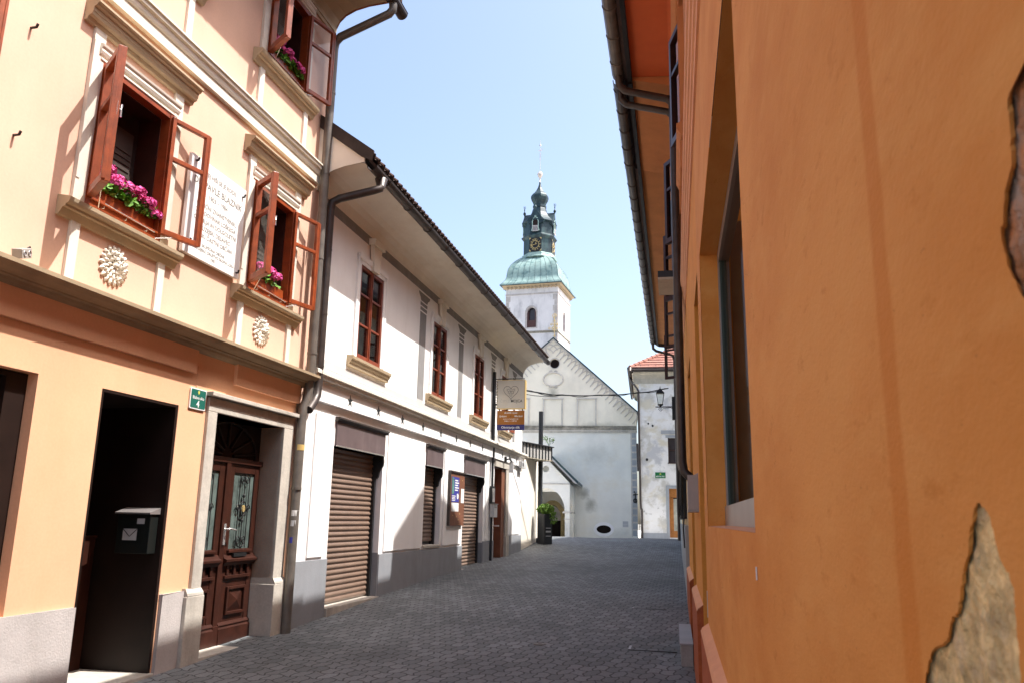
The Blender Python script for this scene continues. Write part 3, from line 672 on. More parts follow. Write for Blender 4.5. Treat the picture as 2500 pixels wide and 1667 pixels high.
def rosette(u, z):
    mb = MB(); d = .012
    mb.disc(u, z, .15, .15, .001, .014, 28)
    for ring, (n, rad, sz, hh) in enumerate(((18, .144, .036, .020), (14, .102, .044, .028), (10, .058, .040, .036))):
        for k in range(n):
            a = 2*math.pi*(k+.5*ring)/n; cu, cz = u+rad*math.cos(a), z+rad*math.sin(a)
            er = Vector((math.cos(a), math.sin(a))); et = Vector((-er.y, er.x)); P = []
            for t in range(7):
                b_ = 2*math.pi*t/7; q = er*(sz*1.15*math.cos(b_))+et*(sz*.62*math.sin(b_)); P.append((cu+q.x, -d, cz+q.y))
            P.append((cu+er.x*sz*.3, -(d+hh), cz+er.y*sz*.3)); P.append((cu-er.x*sz*.5, -(d+hh*.55), cz-er.y*sz*.5))
            mb.add(P, [(t, (t+1) % 7, 7 if t in (0, 1, 5, 6) else 8) for t in range(7)]+[(1, 7, 8), (5, 8, 7)])
    mb.lathe((u, .01, z), [(.026, 0), (.024, .034), (.013, .046), (.001, .049)], 10, axis='d')
    for k in range(14):
        a = random.random()*6.28; mb.lathe((u+.12*math.cos(a), .012, z+.12*math.sin(a)), [(.016, 0), (.012, .02), (.001, .028)], 7, axis='d')
    mb.build('rosette', 'trim', A)
for u in (-6.02, -3.50, -1.0): rosette(u, 3.685)
for u, z in ((-4.70, 5.235), (-4.70, 4.335)):
    hk = MB(); hk.tube([(u, .0, z), (u, .05, z), (u+.005, .055, z+.03)], .011, 6); hk.build('hook', 'metal_dark', A)

# roof, cove soffit, gutter, downpipe
cv = [(0, 8.42), (.015, 8.50), (.06, 8.60), (.15, 8.69), (.30, 8.76), (.5, 8.80), (.86, 8.82)]
b = MB(); b.prof(cv, -10, .34, cap=False); b.build('soffit', 'trim_tan', A)
b = MB(); b.box(-10, .2, .0, .03, 8.33, 8.42); b.box(-10, .2, .03, .045, 8.38, 8.42); b.build('cornice', 'trim_tan', A)
b = MB(); b.prism  # roof slab
b.prof([(.90, 8.80), (1.0, 8.80), (1.0, 8.86), (-4.0, 12.6), (-8.3, 9.2), (-8.3, 9.05), (-4, 12.3), (.2, 9.2)], -10.2, .34); b.build('roof', 'tile', A)
b = MB(); b.prof([(0, 8.45)]+cv[1:]+[(.9, 8.80), (.2, 9.2), (-.1, 9.35), (-.1, 8.45)], .30, .338); b.build('gable_end', 'soffit_red', A)
def gutter(mb, u0, u1, d, z, r, n=9):
    P0 = [(d-r*math.cos(math.pi*k/n), z-r*math.sin(math.pi*k/n)) for k in range(n+1)]
    P1 = [(d+(r-.006)*math.cos(math.pi*k/n), z-(r-.006)*math.sin(math.pi*k/n)) for k in range(n+1)]
    pts = P0+[(d+r+.006, z+.008), (d+r-.008, z+.008)]+P1
    mb.prof(pts, u0, u1)
def gutter_bands(mb, us, d, z, r):
    for u in us:
        mb.tube([(u, d-(r+.004)*math.cos(math.pi*k/10), z-(r+.004)*math.sin(math.pi*k/10)) for k in range(11)], .009, 6)
b = MB(); gutter(b, -10.2, .42, .98, 8.66, .085); gutter_bands(b, [-9+k*.9 for k in range(11)], .98, 8.66, .085); b.build('gutter', 'metal_dark', A)
b = MB(); b.tube([(.06, .98, 8.60), (.06, .98, 8.50), (.06, .93, 8.44), (.06, .22, 8.17), (.065, .15, 8.10), (.07, .13, 8.0), (.07, .13, 5.6), (.07, .13, 3.30), (.05, .12, 3.05), (.0, .10, 2.92), (-.02, .10, 2.8), (-.07, .12, .22)], .058, 12)
for z in (7.3, 6.1, 4.9, 3.62, 1.9): b.tube([(.07 if z > 3 else -.045, .13 if z > 3 else .11, z), (.07 if z > 3 else -.045, .13 if z > 3 else .11, z+.03)], .064, 12)
b.build('downpipe', 'metal_grey', A)
b = MB(); b.tube([(.18, .05, 3.4), (.16, .05, 3.0), (.14, .03, 2.2), (.13, .03, .5)], .02, 6); b.tube([(.15, .06, 3.25), (.06, .10, 3.12), (.15, .08, 3.0), (.12, .06, 2.5)], .010, 6); b.build('cable_duct', 'metal_black', A)

flower_box('flower box crammed with pink geraniums on the window left of the marble plaque', A, wins_u[1]+.16, wins_u[1]+.93, 4.165,
           [(-.95, -.04, .27, .05), (-.78, .03, .33, .055), (-.6, -.06, .30, .06), (-.5, .04, .24, .05), (-.3, -.03, .31, .06), (-.1, .03, .27, .055), (.1, -.05, .31, .06), (.3, .02, .29, .06), (.48, -.04, .26, .055), (.62, .04, .24, .055), (.8, -.02, .21, .06), (.9, .05, .16, .05)], 420)
flower_box('flower box with two lone pink geranium clumps on the window right of the plaque', A, wins_u[2]+.16, wins_u[2]+.92, 4.165,
           [(-.55, .0, .27, .06), (-.42, .05, .24, .055), (.02, .02, .26, .065), (.2, -.03, .30, .065), (.33, .04, .24, .06), (.14, .06, .21, .05)], 90, pots=True)
flower_box('shaded flower box of pink geraniums on the top floor window under the eaves', A, wins_u[2]+.14, wins_u[2]+.92, 7.05,
           [(-.85, .0, .30, .06), (-.6, .03, .31, .06), (-.35, -.03, .29, .06), (-.1, .04, .27, .06), (.3, .0, .26, .055), (.6, .02, .25, .055), (.75, .05, .22, .05)], 420)

# memorial plaque
o = root('memorial_plaque', 'white marble memorial plaque with faded engraved writing between two windows', 'plaque', frame_pt(A, -2.16, 0, 4.63), ANG_A)
b = MB(); b.box(-.51, .51, .02, .06, -.52, .52); b.build('slab', 'marble', o, bevel=.004)
t = MB(); td = .0615
for body, z, s_ in (('V TEJ HIŠI SE JE RODIL', .37, .062), ('DR. PAVLE BLAZNIK', .24, .092), ('1903 – 1984', .14, .066), ('ODLIČNI ZNANSTVENIK,', .03, .06), ('ZGODOVINAR LOŠKEGA', -.05, .06), ('OZEMLJA IN DOLGOLETNI', -.13, .06), ('MUZEJSKI DELAVEC', -.21, .06), ('LOŠKI ČASTNI OBČAN', -.29, .06), ('SKUPŠČINA OBČINE', -.38, .042), ('IN MUZEJSKO DRUŠTVO ŠKOFJA LOKA', -.43, .042), ('1985', -.48, .04)):
    t.text(body, 0, z, s_*1.08, td, bold=.018)
t.build('inscription', 'engraved', o)
h = MB()
for u, z in ((-.44, .46), (.44, .42), (-.44, -.40), (.45, -.46)): h.tube([(u, .055, z), (u, .085, z), (u+.004, .09, z+.03)], .012, 6)
h.build('fixing_hooks', 'metal_black', o)
# house number
o = root('house_number_sign', 'small green enamel house number sign beside the stone portal', 'sign', frame_pt(A, -2.095, .0, 2.727), ANG_A)
def rrect(w_, h_, r_, n=5):
    P = []
    for cx, cz, a0 in ((w_-r_, h_-r_, 0), (-w_+r_, h_-r_, 90), (-w_+r_, -h_+r_, 180), (w_-r_, -h_+r_, 270)):
        for k in range(n): a = R(a0+90*k/(n-1)); P.append((cx+r_*math.cos(a), cz+r_*math.sin(a)))
    return P
b = MB(); b.prism(rrect(.135, .105, .014), .004, .016); b.build('plate', 'sign_white', o)
b = MB(); b.prism(rrect(.124, .094, .012), .0165, .0175); b.build('green_field', 'sign_green', o)
t = MB(); t.text('Blaževa ulica', 0, -.002, .043, .0185, bold=.012, sx=.9); t.text('4', 0, -.082, .096, .0185, bold=.02); t.build('lettering', 'sign_white', o)
b = MB(); b.prism([(-.014, .082), (.014, .082), (.014, .062), (.0, .046), (-.014, .062)], .0175, .019); b.build('crest', 'sign_yellow', o)
# letter box in the passage: hangs on the far jamb and faces down the street
o = root('mailbox', 'dark letter box with a white envelope mark in the black doorway', 'mailbox', frame_pt(A, -2.412, -.235, 1.22), ANG_A-math.pi/2)
b = MB(); b.box(-.175, .175, 0, .115, 0, .355); b.build('body', 'mailbox_dark', o, bevel=.004)
b = MB(); b.prof([(0, .36), (.15, .36), (.15, .375), (.0, .42)], -.19, .19); b.build('lid', 'mailbox_grey' if False else 'steel_grey', o)
b = MB(); b.box(-.105, .045, .1155, .1175, .12, .225); b.box(.035, .115, .1155, .1175, .27, .32); b.build('envelope_mark', 'mailbox_grey', o)
b = MB(); b.tube([(-.104, .119, .222), (-.03, .119, .155), (.044, .119, .222)], .0035, 5); b.lathe((-.03, .116, .315), [(.01, 0), (.01, .006)], 10, axis='d'); b.build('lock_lines', 'metal_black', o)
# socket box on the ledge
o = root('socket_box', 'tilted grey twin socket box with a loop of wire lying on the house ledge', 'socket box', frame_pt(A, -4.62, .15, 3.425), ANG_A+.35)
b = MB(); b.box(-.075, .075, -.03, .045, -.036, .036); b.xf(Matrix.Rotation(R(-20), 4, 'Y')); b.build('housing', 'socket_grey', o, bevel=.005)
b = MB()
for u in (-.036, .036): b.lathe((u, .046, .0), [(.022, .0), (.022, .004), (.016, .004), (.016, -.005)], 14, axis='d')
b.xf(Matrix.Rotation(R(-20), 4, 'Y')); b.build('sockets', 'steel_grey', o)
b = MB(); b.tube([(.07, 0, .03), (.09, 0, .07), (.12, 0, .09), (.14, 0, .07), (.12, 0, .045), (.07, .0, .03)], .006, 6); b.build('wire', 'metal_black', o)

# ------------------------------------------------------------------ white house
W = root('white_house', 'long white house with brown roller shutters and a deep cream eave', 'house', LOC_W, ANG_W)
UE = 13.82
wu = [(1.30, 2.25), (4.95, 5.86), (8.11, 9.01), (10.95, 11.78)]
sh = [(.76, 2.65, .38, 2.55), (4.82, 5.88, 1.085, 2.55), (7.50, 9.30, .52, 2.55)]
holes = [rect(a, c, 3.93, 5.36) for a, c in wu]+[rect(*s_) for s_ in sh]+[rect(10.40, 11.65, .55, 2.90)]
w = MB(); w.panel([(-.20, -.6), (UE, -.6), (UE, 6.0), (-.20, 6.0)], holes, 0, .30)
w.quad((UE, 0, -.6), (UE, -8, -.6), (UE, -8, 6.3), (UE, 0, 6.0)); w.quad((-.2, 0, -.6), (-.2, -8, -.6), (-.2, -8, 6.3), (-.2, 0, 6.0)); w.quad((-.2, -8, -.6), (UE, -8, -.6), (UE, -8, 6.3), (-.2, -8, 6.3))
w.build('wall', 'white', W)
def plinth_runs():
    b = MB()
    for a, c, z in ((-.2, .755, 1.03), (2.655, 7.495, 1.03), (9.305, 10.395, 1.07), (11.95, UE, 1.15)):
        b.box(a, c, .001, .018, -.6, z if a != 2.655 else 1.02)
    b.box(.755, .76, -.30, .018, -.6, .38)
    for u in (2.652, 9.302): b.box(u-.003, u+.001, -.14, .001, .3, 1.04)
    build_each(b, 'plinth', 'plinth_w', W, .006)
plinth_runs()
b = MB()   # raised wall panels leaving a grooved border
for a, c, z0 in ((.13, .60, 1.06), (2.83, 4.70, 1.05), (6.02, 7.36, 1.06), (9.50, 9.74, 1.1), (12.05, 13.55, 1.18)):
    b.box(a, c, .001, .022, z0, 2.93)
build_each(b, 'wall_panel', 'white', W, .006)
b = MB(); b.prof([(0.001, 3.085), (.065, 3.085), (.065, 3.335), (0.001, 3.335)], -.20, UE+.02); b.build('frieze', 'white', W)
b = MB(); b.prof([(0, 3.336), (.09, 3.336), (.10, 3.36), (.13, 3.37), (.15, 3.41), (.165, 3.415), (.165, 3.455), (.15, 3.47), (0, 3.525)], -.22, UE+.12); b.build('ledge', 'trim', W)
b = MB(); b.box(-.2, UE, .001, .005, 3.56, 3.675)
for a, c in ((4.16, 4.51), (6.82, 7.16), (9.83, 10.18), (12.25, 12.5)): b.box(a, c, .001, .005, 3.675, 3.72)
b.build('painted_band', 'paint_light', W)
for a, c in ((4.16, 4.51), (6.82, 7.16), (9.83, 10.18), (12.45, 12.75)):
    b = MB(); b.box(a, c, .001, .006, 3.72, 5.35)
    b.box(a-.0, c+.02, .001, .006, 5.385, 5.445); b.box(a-.01, c+.03, .001, .006, 5.475, 5.535)
    b.prism([(a+.02, 5.565), (c+.02, 5.565), (c+.06, 5.62), (c+.16, 5.67), (c+.19, 5.715), (a-.13, 5.715), (a-.10, 5.67), (a-.02, 5.62)], .001, .006)
    b.build('painted_pilaster', 'paint_grey', W)
b = MB(); b.box(-.2, UE, .001, .006, 5.755, 5.905); b.build('painted_band', 'paint_grey', W, label='dark grey painted band under the eave')
def star(u, z):
    mb = MB()
    for k in range(5):
        a = R(90+72*k); P = lambda r, t: (u+r*math.cos(t), z+r*math.sin(t))
        mb.prism([P(.092, a), P(.044, a+R(36)), (u, z), P(.030, a-R(30))], .0655, .0695)
    mb.build('star_ornament', 'letter_dark', W)
for u in [1.07+1.112*k for k in range(8)]+[10.99, 11.86, 12.8]: star(u, 3.215)
def w_window(u0, u1):
    z0, z1 = 3.93, 5.36; um = (u0+u1)/2
    s = MB()
    for a, c in ((u0-.14, u0-.0), (u1+.0, u1+.14)): s.box(a, c, .001, .022, z0-.03, z1+.13); s.box(a+(.0 if a < u0 else .09), a+(.05 if a < u0 else .14), .022, .03, z0, z1+.12)
    s.box(u0-.14, u1+.14, .001, .022, z1, z1+.13)
    s.prof([(.022, z1+.06), (.035, z1+.065), (.045, z1+.10), (.05, z1+.14), (.001, z1+.155)], u0-.12, u1+.12)
    wn = s.build('window', 'white', W, label='brown two sash window in a white plaster surround')
    k = MB(); k.prism([(um-.10, z1-.0), (um+.10, z1-.0), (um+.17, z1+.40), (um-.17, z1+.40)], .022, .075); k.prism([(um-.21, z1+.405), (um+.21, z1+.405), (um+.22, z1+.49), (um-.22, z1+.49)], .006, .11)
    k.build('keystone', 'white_dirty', wn, bevel=.008)
    sl = MB(); sl.prof([(0, z0-.20), (.05, z0-.195), (.055, z0-.15), (.075, z0-.13), (.085, z0-.10), (.10, z0-.09), (.105, z0-.05), (0, z0-.035)], u0-.30, u1+.32); sl.build('sill', 'trim_tan', wn)
    f = MB(); t = .055
    for a, c in ((u0, u0+t), (u1-t, u1), (um-.045, um+.045)): f.box(a, c, -.05, .012, z0, z1)
    for z in (z0, z1-t): f.box(u0+t, um-.045, -.05, .01, z, z+t); f.box(um+.045, u1-t, -.05, .01, z, z+t)
    for a, c in ((u0+t, um-.045), (um+.045, u1-t)):
        for q in (.36, .69): z = z0+(z1-z0)*q; f.box(a, c, -.045, .0, z-.016, z+.016)
    f.box(um-.012, um+.012, .012, .026, z0+.02, z1-.02); f.box(u0-.01, u1+.01, -.02, .022, z0-.04, z0)
    f.build('frame', 'wood_win', wn, bevel=.003)
    g = MB(); g.box(u0+t, u1-t, -.03, -.026, z0+t, z1-t); g.build('pane', 'glass_dark', wn)
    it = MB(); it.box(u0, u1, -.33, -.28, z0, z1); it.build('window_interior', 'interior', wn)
    for a, c in ((u0+.06, u0+.22), (u1-.2, u1-.07)):
        cu = MB(); cu.profv([(a+(c-a)*k/8, -.12-.02*(k % 2)) for k in range(9)]+[(c, -.15), (a, -.15)], z0+.05, z1-.1)
        cu.build('curtain', 'curtain', wn)
for a, c in wu: w_window(a, c)
b = MB(); b.box(11.9, 12.55, .03, .05, 3.95, 4.02); b.box(12.5, 12.55, .03, .05, 4.02, 5.2); b.build('open_casement', 'wood', W)
def shutter(u0, u1, z0, z1, light):
    o = MB(); o.box(u0+.02, u1, -.30, .03, z1, z1+.34); s = o.build('roller_shutter', 'box_brown', W, bevel=.004, label=light)
    c = MB(); c.prof([(0, z1+.34), (.045, z1+.34), (.06, z1+.37), (.075, z1+.38), (.075, z1+.40), (0, z1+.41)], u0-.01, u1+.06); c.build('cap', 'metal_dark', s)
    e = MB(); e.box(u0+.02, u1, .03, .036, z1-.005, z1+.012); e.build('edge_strip', 'chrome', s)
    sl = MB(); n = int((z1-z0)/.075); pts = []
    for k in range(n+1):
        zb = z1+.02-(k+1)*.075
        if zb < z0: break
        for t in range(7): pts.append((-.158+.017*math.sin(math.pi*t/6), zb+.075*(1-t/6)*.93+.005))
    sl.prof(pts+[(-.175, pts[-1][1]), (-.175, pts[0][1])], u0+.0, u1-.02); sl.build('slats', 'slat', s)
    g = MB(); g.box(u1-.06, u1-.003, -.20, -.10, z0, z1); g.box(u0+.003, u0+.05, -.2, -.10, z0, z1); g.build('guide_rail', 'metal_black', s)
    br = MB(); br.prism  # scroll bracket at the right end
    P = [(-.15, z1), (.02, z1), (.03, z1-.10), (.02, z1-.16), (-.01, z1-.20), (-.04, z1-.26), (-.05, z1-.33), (-.08, z1-.36), (-.15, z1-.34)]
    br.prof(P, u1-.05, u1-.002); br.build('bracket', 'metal_black', s)
shutter(*sh[0], 'widest brown roller shutter, reaching down to the street'); shutter(*sh[1], 'narrow raised brown roller shutter over a window'); shutter(*sh[2], 'farthest brown roller shutter, next to the notice board')
b = MB(); b.box(.76, 2.65, -.3, .05, -.2, .386); b.box(7.5, 9.3, -.3, .04, -.2, .526); b.box(4.80, 5.90, -.2, .03, 1.04, 1.089); build_each(b, 'threshold', 'stone', W, .006)
# street door
b = MB(); b.box(10.40, 11.65, -.29, -.26, .55, 2.9)
for k in range(2):
    a = 10.44+k*.42
    b.box(a, a+.36, -.26, -.245, 1.30, 2.35); b.box(a, a+.36, -.26, -.24, .65, 1.05); b.box(a-.02, a+.38, -.26, -.235, 1.10, 1.16)
wd = b.build('door', 'door_red', W, bevel=.004)
b = MB(); b.box(11.0, 11.05, -.2, .0, 1.4, 1.44); b.build('handle', 'chrome', wd)
b = MB(); b.box(11.28, 11.64, -.26, -.012, .56, 2.88); b.build('door_reveal', 'board_brown', W)
b = MB(); b.box(11.65, 11.93, -.28, .03, 1.15, 2.9); b.box(11.64, 11.98, -.28, .06, .3, 1.15); b.box(10.35, 11.98, -.1, .04, 2.9, 3.04); b.build('door_surround', 'stone', W, bevel=.006)
b = MB(); b.box(10.35, 11.68, -.3, .08, -.1, .57); b.build('threshold', 'stone', W, bevel=.006)
# eave
cv = [(0, 5.905), (.02, 5.97), (.06, 6.05), (.13, 6.12), (.22, 6.17), (.38, 6.215), (.62, 6.25), (.66, 6.25)]
b = MB(); b.prof(cv, -.30, UE+.1, cap=False); b.build('soffit', 'white_dirty', W)
for uu, (a, c) in ((0, (-.30, -.27)), (1, (UE+.07, UE+.10))):
    b = MB(); b.prof(cv+[(.66, 6.33), (.0, 6.80), (-.3, 7.0), (-.3, 5.905)], a, c); b.build('gable_end', 'white_dirty', W)
b = MB()   # tiled roof with scalloped courses
n = 160; us = [-.30+(UE+.42)*k/n for k in range(n+1)]
rows = [(.74, 6.36), (.60, 6.47), (.45, 6.57), (.45, 6.60), (.0, 6.93), (-3.6, 9.6)]
vs = [(u, -d, z+.035*abs(math.sin(math.pi*k/2))) for d, z in rows for k, u in enumerate(us)]
b.add(vs, [(j*(n+1)+i, j*(n+1)+i+1, (j+1)*(n+1)+i+1, (j+1)*(n+1)+i) for j in range(len(rows)-1) for i in range(n)])
b.prof([(.72, 6.33), (.70, 6.30), (-3.6, 9.5), (-8.2, 6.2), (-8.2, 6.4), (-3.6, 9.6)], -.28, UE+.08)
for k in range(0, n, 2): b.tube([(us[k+1], .765, 6.375), (us[k+1], .60, 6.50)], .035, 6)
b.build('roof', 'tile', W)
b = MB(); b.prof([(.80, 6.36), (.80, 6.40), (-.9, 7.66), (-.9, 7.48), (.62, 6.33), (.78, 6.26)], -.325, -.301); b.build('verge_board', 'metal_dark', W)
b = MB(); gutter(b, -.22, UE+.12, .745, 6.235, .075); gutter_bands(b, [.3+.95*k for k in range(15)], .745, 6.235, .075)
b.build('gutter', 'metal_dark', W)
b = MB(); b.tube([(.12, .745, 6.18), (.12, .745, 6.09), (.10, .74, 6.03), (.03, .68, 5.98), (-.05, .22, 5.86), (-.08, .13, 5.80), (-.08, .11, 5.68), (-.08, .11, 3.3), (-.10, .11, 3.12), (-.22, .13, 3.02), (-.36, .14, 2.90)], .057, 12)
b.lathe((.12, .745, 6.05), [(.055, 0), (.09, .13)], 12)
for z in (5.1, 4.2, 3.5): b.tube([(-.08, .11, z), (-.08, .11, z+.02)], .061, 12)
b.build('downpipe', 'metal_dark', W)
b = MB(); b.tube([(9.98, .05, 5.25), (9.98, .05, 3.5)], .04, 8); b.box(9.94, 10.02, .065, .09, 3.08, 3.36); b.tube([(9.98, .05, 3.1), (9.98, .05, .6)], .03, 8)
b.build('downpipe', 'anthracite', W, label='thin dark downpipe by the hanging shop sign')
# things on the white wall
o = root('notice_board', 'brown notice board with blue and white posters on the white wall', 'notice board', frame_pt(W, 6.84, .02, 1.98), ANG_W)
b = MB(); b.box(-.55, .55, .0, .045, -.54, .54); b.build('board', 'board_brown', o, bevel=.004)
b = MB(); b.box(-.58, .58, .0, .07, .54, .57); b.box(-.58, -.55, .0, .06, -.54, .54); b.build('board_frame', 'metal_dark', o)
b = MB(); b.box(-.45, .10, .046, .05, -.06, .45); b.build('poster', 'poster_blue', o, label='dark blue poster')
b = MB(); b.box(-.44, -.28, .0505, .0525, .10, .43); b.build('poster_picture', 'poster_mix', o)
b = MB()
for k in range(5): b.box(-.22, .0+.07*(k % 2), .0505, .0525, .37-k*.05, .395-k*.05)
for k in range(4): b.box(-.42, -.16-.03*(k % 2), .0505, .0525, .055-k*.03, .07-k*.03)
b.disc(.0, .06, .07, .06, .0505, .0525, 14)
b.build('poster_print', 'paper', o)
b = MB(); b.box(-.44, .10, .046, .049, -.25, -.075); b.box(.26, .50, .046, .049, -.07, .23); b.build('paper_sheet', 'paper', o)
b = MB()
for u, z in ((-.3, -.33), (.1, -.42), (-.05, -.36), (.35, .4), (.2, -.3)): b.lathe((u, .045, z), [(.012, 0), (.008, .008), (.001, .01)], 8, axis='d')
b.build('pins', 'sign_gold', o)
o = root('display_case', 'small black framed display case above the grey letter box', 'display case', frame_pt(W, 10.02, .02, 2.17), ANG_W)
b = MB(); b.box(-.16, .16, 0, .06, -.21, .21); b.build('case', 'metal_black', o, bevel=.005)
b = MB(); b.box(-.12, .13, .061, .064, -.17, .16); b.build('sheet', 'paper', o)
o = root('letter_box', 'light grey letter box on the white wall by the red door', 'letter box', frame_pt(W, 10.06, .02, 1.79), ANG_W)
b = MB(); b.box(-.18, .2, 0, .11, -.16, .15); b.build('body', 'mailbox_grey', o, bevel=.008)
b = MB(); b.box(-.19, .21, 0, .13, .15, .17); b.box(-.12, .13, .111, .114, .07, .09); b.build('lid', 'steel_grey', o)
o = root('door_lamp', 'slim hooded wall lamp over the red street door', 'lamp', frame_pt(W, 11.25, .065, 3.05), ANG_W)
b = MB(); b.box(-.05, .05, 0, .05, .0, .16); b.tube([(0, .04, .08), (0, .14, .1), (-.02, .2, .02)], .02, 8); b.build('arm', 'metal_black', o)
b = MB(); b.prism([(-.06, -.26), (.02, -.26), (.05, .03), (-.01, .03)], .14, .24); b.build('shade', 'mailbox_grey', o)
o = root('meter_box', 'small light grey meter box at the far end of the white frieze', 'meter box', frame_pt(W, 13.35, .066, 3.13), ANG_W)
b = MB(); b.box(-.28, .3, 0, .10, -.09, .09); b.build('box', 'mailbox_grey', o, bevel=.006); b = MB(); b.box(-.2, -.05, .101, .105, -.05, .05); b.build('vent', 'metal_dark', o)

# hanging shop sign, faces down the street
SO = frame_pt(W, 10.0, .0, 0)
o = root('shop_sign', 'square cream lightbox shop sign with a heart emblem hanging out over the street', 'sign', SO, ANG_W-math.pi/2)
z0, z1, x0, x1 = 4.32, 5.03, .13, .83
b = MB(); b.box(x0, x1, 0, .0 or .012, z0, z1); b.box(x0, x1, -.14, -.128, z0, z1); b.build('face', 'lightbox', o)
b = MB(); b.box(x0-.012, x0, -.14, .016, z0-.012, z1+.012); b.box(x1, x1+.02, -.15, .016, z0-.012, z1+.012); b.box(x0, x1, -.14, .016, z1, z1+.012); b.box(x0, x1, -.14, .016, z0-.015, z0); b.build('casing', 'sign_gold', o)
cu, cz = (x0+x1)/2, z0+.42
def heart(t): return (.0118*16*math.sin(t)**3, .0118*(13*math.cos(t)-5*math.cos(2*t)-2*math.cos(3*t)-math.cos(4*t)))
e = MB()
e.tube([(cu+heart(R(t))[0], .016, cz+heart(R(t))[1]) for t in range(0, 361, 8)], .0042, 6)
def petal(a, l=.085, w_=.026, r0=.03):
    P = []
    for k in range(13):
        q = R(-90+180*k/12); P.append((r0+l-.03+w_*math.cos(q), w_*math.sin(q)))
    P = [(r0, -w_*.7)]+P+[(r0, w_*.7)]
    return [(cu+x*math.cos(a)-y*math.sin(a), .016, cz+.0+x*math.sin(a)+y*math.cos(a)) for x, y in P]
for a, l in ((270, .10), (150, .10), (30, .10), (210, .06), (330, .06)): e.tube(petal(R(a), l*.9), .0032, 5)
for k in range(3): a = R(60*k+30); e.tube([(cu-.022*math.cos(a), .016, cz-.022*math.sin(a)), (cu+.022*math.cos(a), .016, cz+.022*math.sin(a))], .004, 5)
e.build('heart_emblem', 'letter_dark', o)
t = MB(); t.text('MOJCA', cu+.0, z0+.15, .10, .0135, align='LEFT', bold=.012, sx=.92); t.build('lettering', 'letter_dark', o)
t = MB(); t.text('ČIPKE', cu-.025, z0+.15, .10, .0135, align='RIGHT', sx=.95); t.build('lettering', 'letter_faint', o, label='faint grey word')
b = MB()
for k in range(9): q = z0+.0+k*.082; b.tube([(x0-.03-.03*math.cos(t*.9), .02, q+.03*math.sin(t*.9)+t*.004) for t in range(8)], .007, 6)
b.tube([(x0-.07, .0, z0-.02), (x0-.07, .0, z1+.0)], .010, 8); b.tube([(.0, 0, z1+.04), (x1, 0, z1+.04)], .012, 8); b.tube([(.0, 0, z0+.1), (x0, 0, z0+.1)], .012, 8)
b.build('scroll_bracket', 'metal_black', o)
o = root('shop_sign', 'brown and navy shop panel hanging below the cream heart sign', 'sign', SO, ANG_W-math.pi/2)
b = MB(); b.box(x0, x1, -.03, .0, 3.91, 4.26); b.build('panel', 'sign_brown', o)
b = MB(); b.box(x0-.002, x1+.002, -.03, .0, 3.77, 3.908); b.build('panel', 'sign_blue', o, label='navy strip')
t = MB(); t.text('Bobbin laces', cu, 4.185, .066, .002, shear=.3, bold=.01); t.text('Spitzen', x0+.05, 4.10, .066, .002, align='LEFT', shear=.3, bold=.01); t.text('Merletti', x1-.045, 4.10, .066, .002, align='RIGHT', shear=.3, bold=.01)
t.text('スロベニアの伝統手工芸', cu, 4.035, .036, .002, bold=.01); t.text('手編みレース専門店', cu, 3.985, .036, .002, bold=.01)
t.text('Okvirjanje slik', cu, 3.812, .082, .002, bold=.01); t.build('lettering', 'sign_white', o)
b = MB()
for k in range(3): a = R(60*k+30); b.tube([(cu-.03*math.cos(a), .002, 4.118-.03*math.sin(a)), (cu+.03*math.cos(a), .002, 4.118+.03*math.sin(a))], .004, 5)
b.build('star_mark', 'board_brown', o)
b = MB()
for q in (x0+.05, x0+.25, x1-.05): b.box(q-.012, q+.012, -.025, -.01, 4.26, z0-.015)
build_each(b, 'hanger', 'metal_black', o)
# stickers on the downpipe
for lab, z, m_ in (('white square sticker, topmost on the downpipe by the portal', 1.62, 'paper'), ('grey oval sticker below the white square on the downpipe', 1.50, 'mailbox_grey'), ('small blue sticker on the downpipe by the portal', 1.30, 'poster_blue'), ('yellow sticker high on the downpipe by the portal', 2.42, 'sign_gold')):
    o = root('sticker', lab, 'sticker', frame_pt(A, -.035-(2-z)*.02, .105, z), ANG_A)
    b = MB(); rr = .0605
    vs = []; n = 7
    for zz in (-.035, .035):
        for k in range(n):
            a = R(-95+110*k/(n-1)); vs.append((rr*math.sin(a), -rr*math.cos(a), zz))
    b.add(vs, [(k, k+1, n+k+1, n+k) for k in range(n-1)]); b.build('film', m_, o)

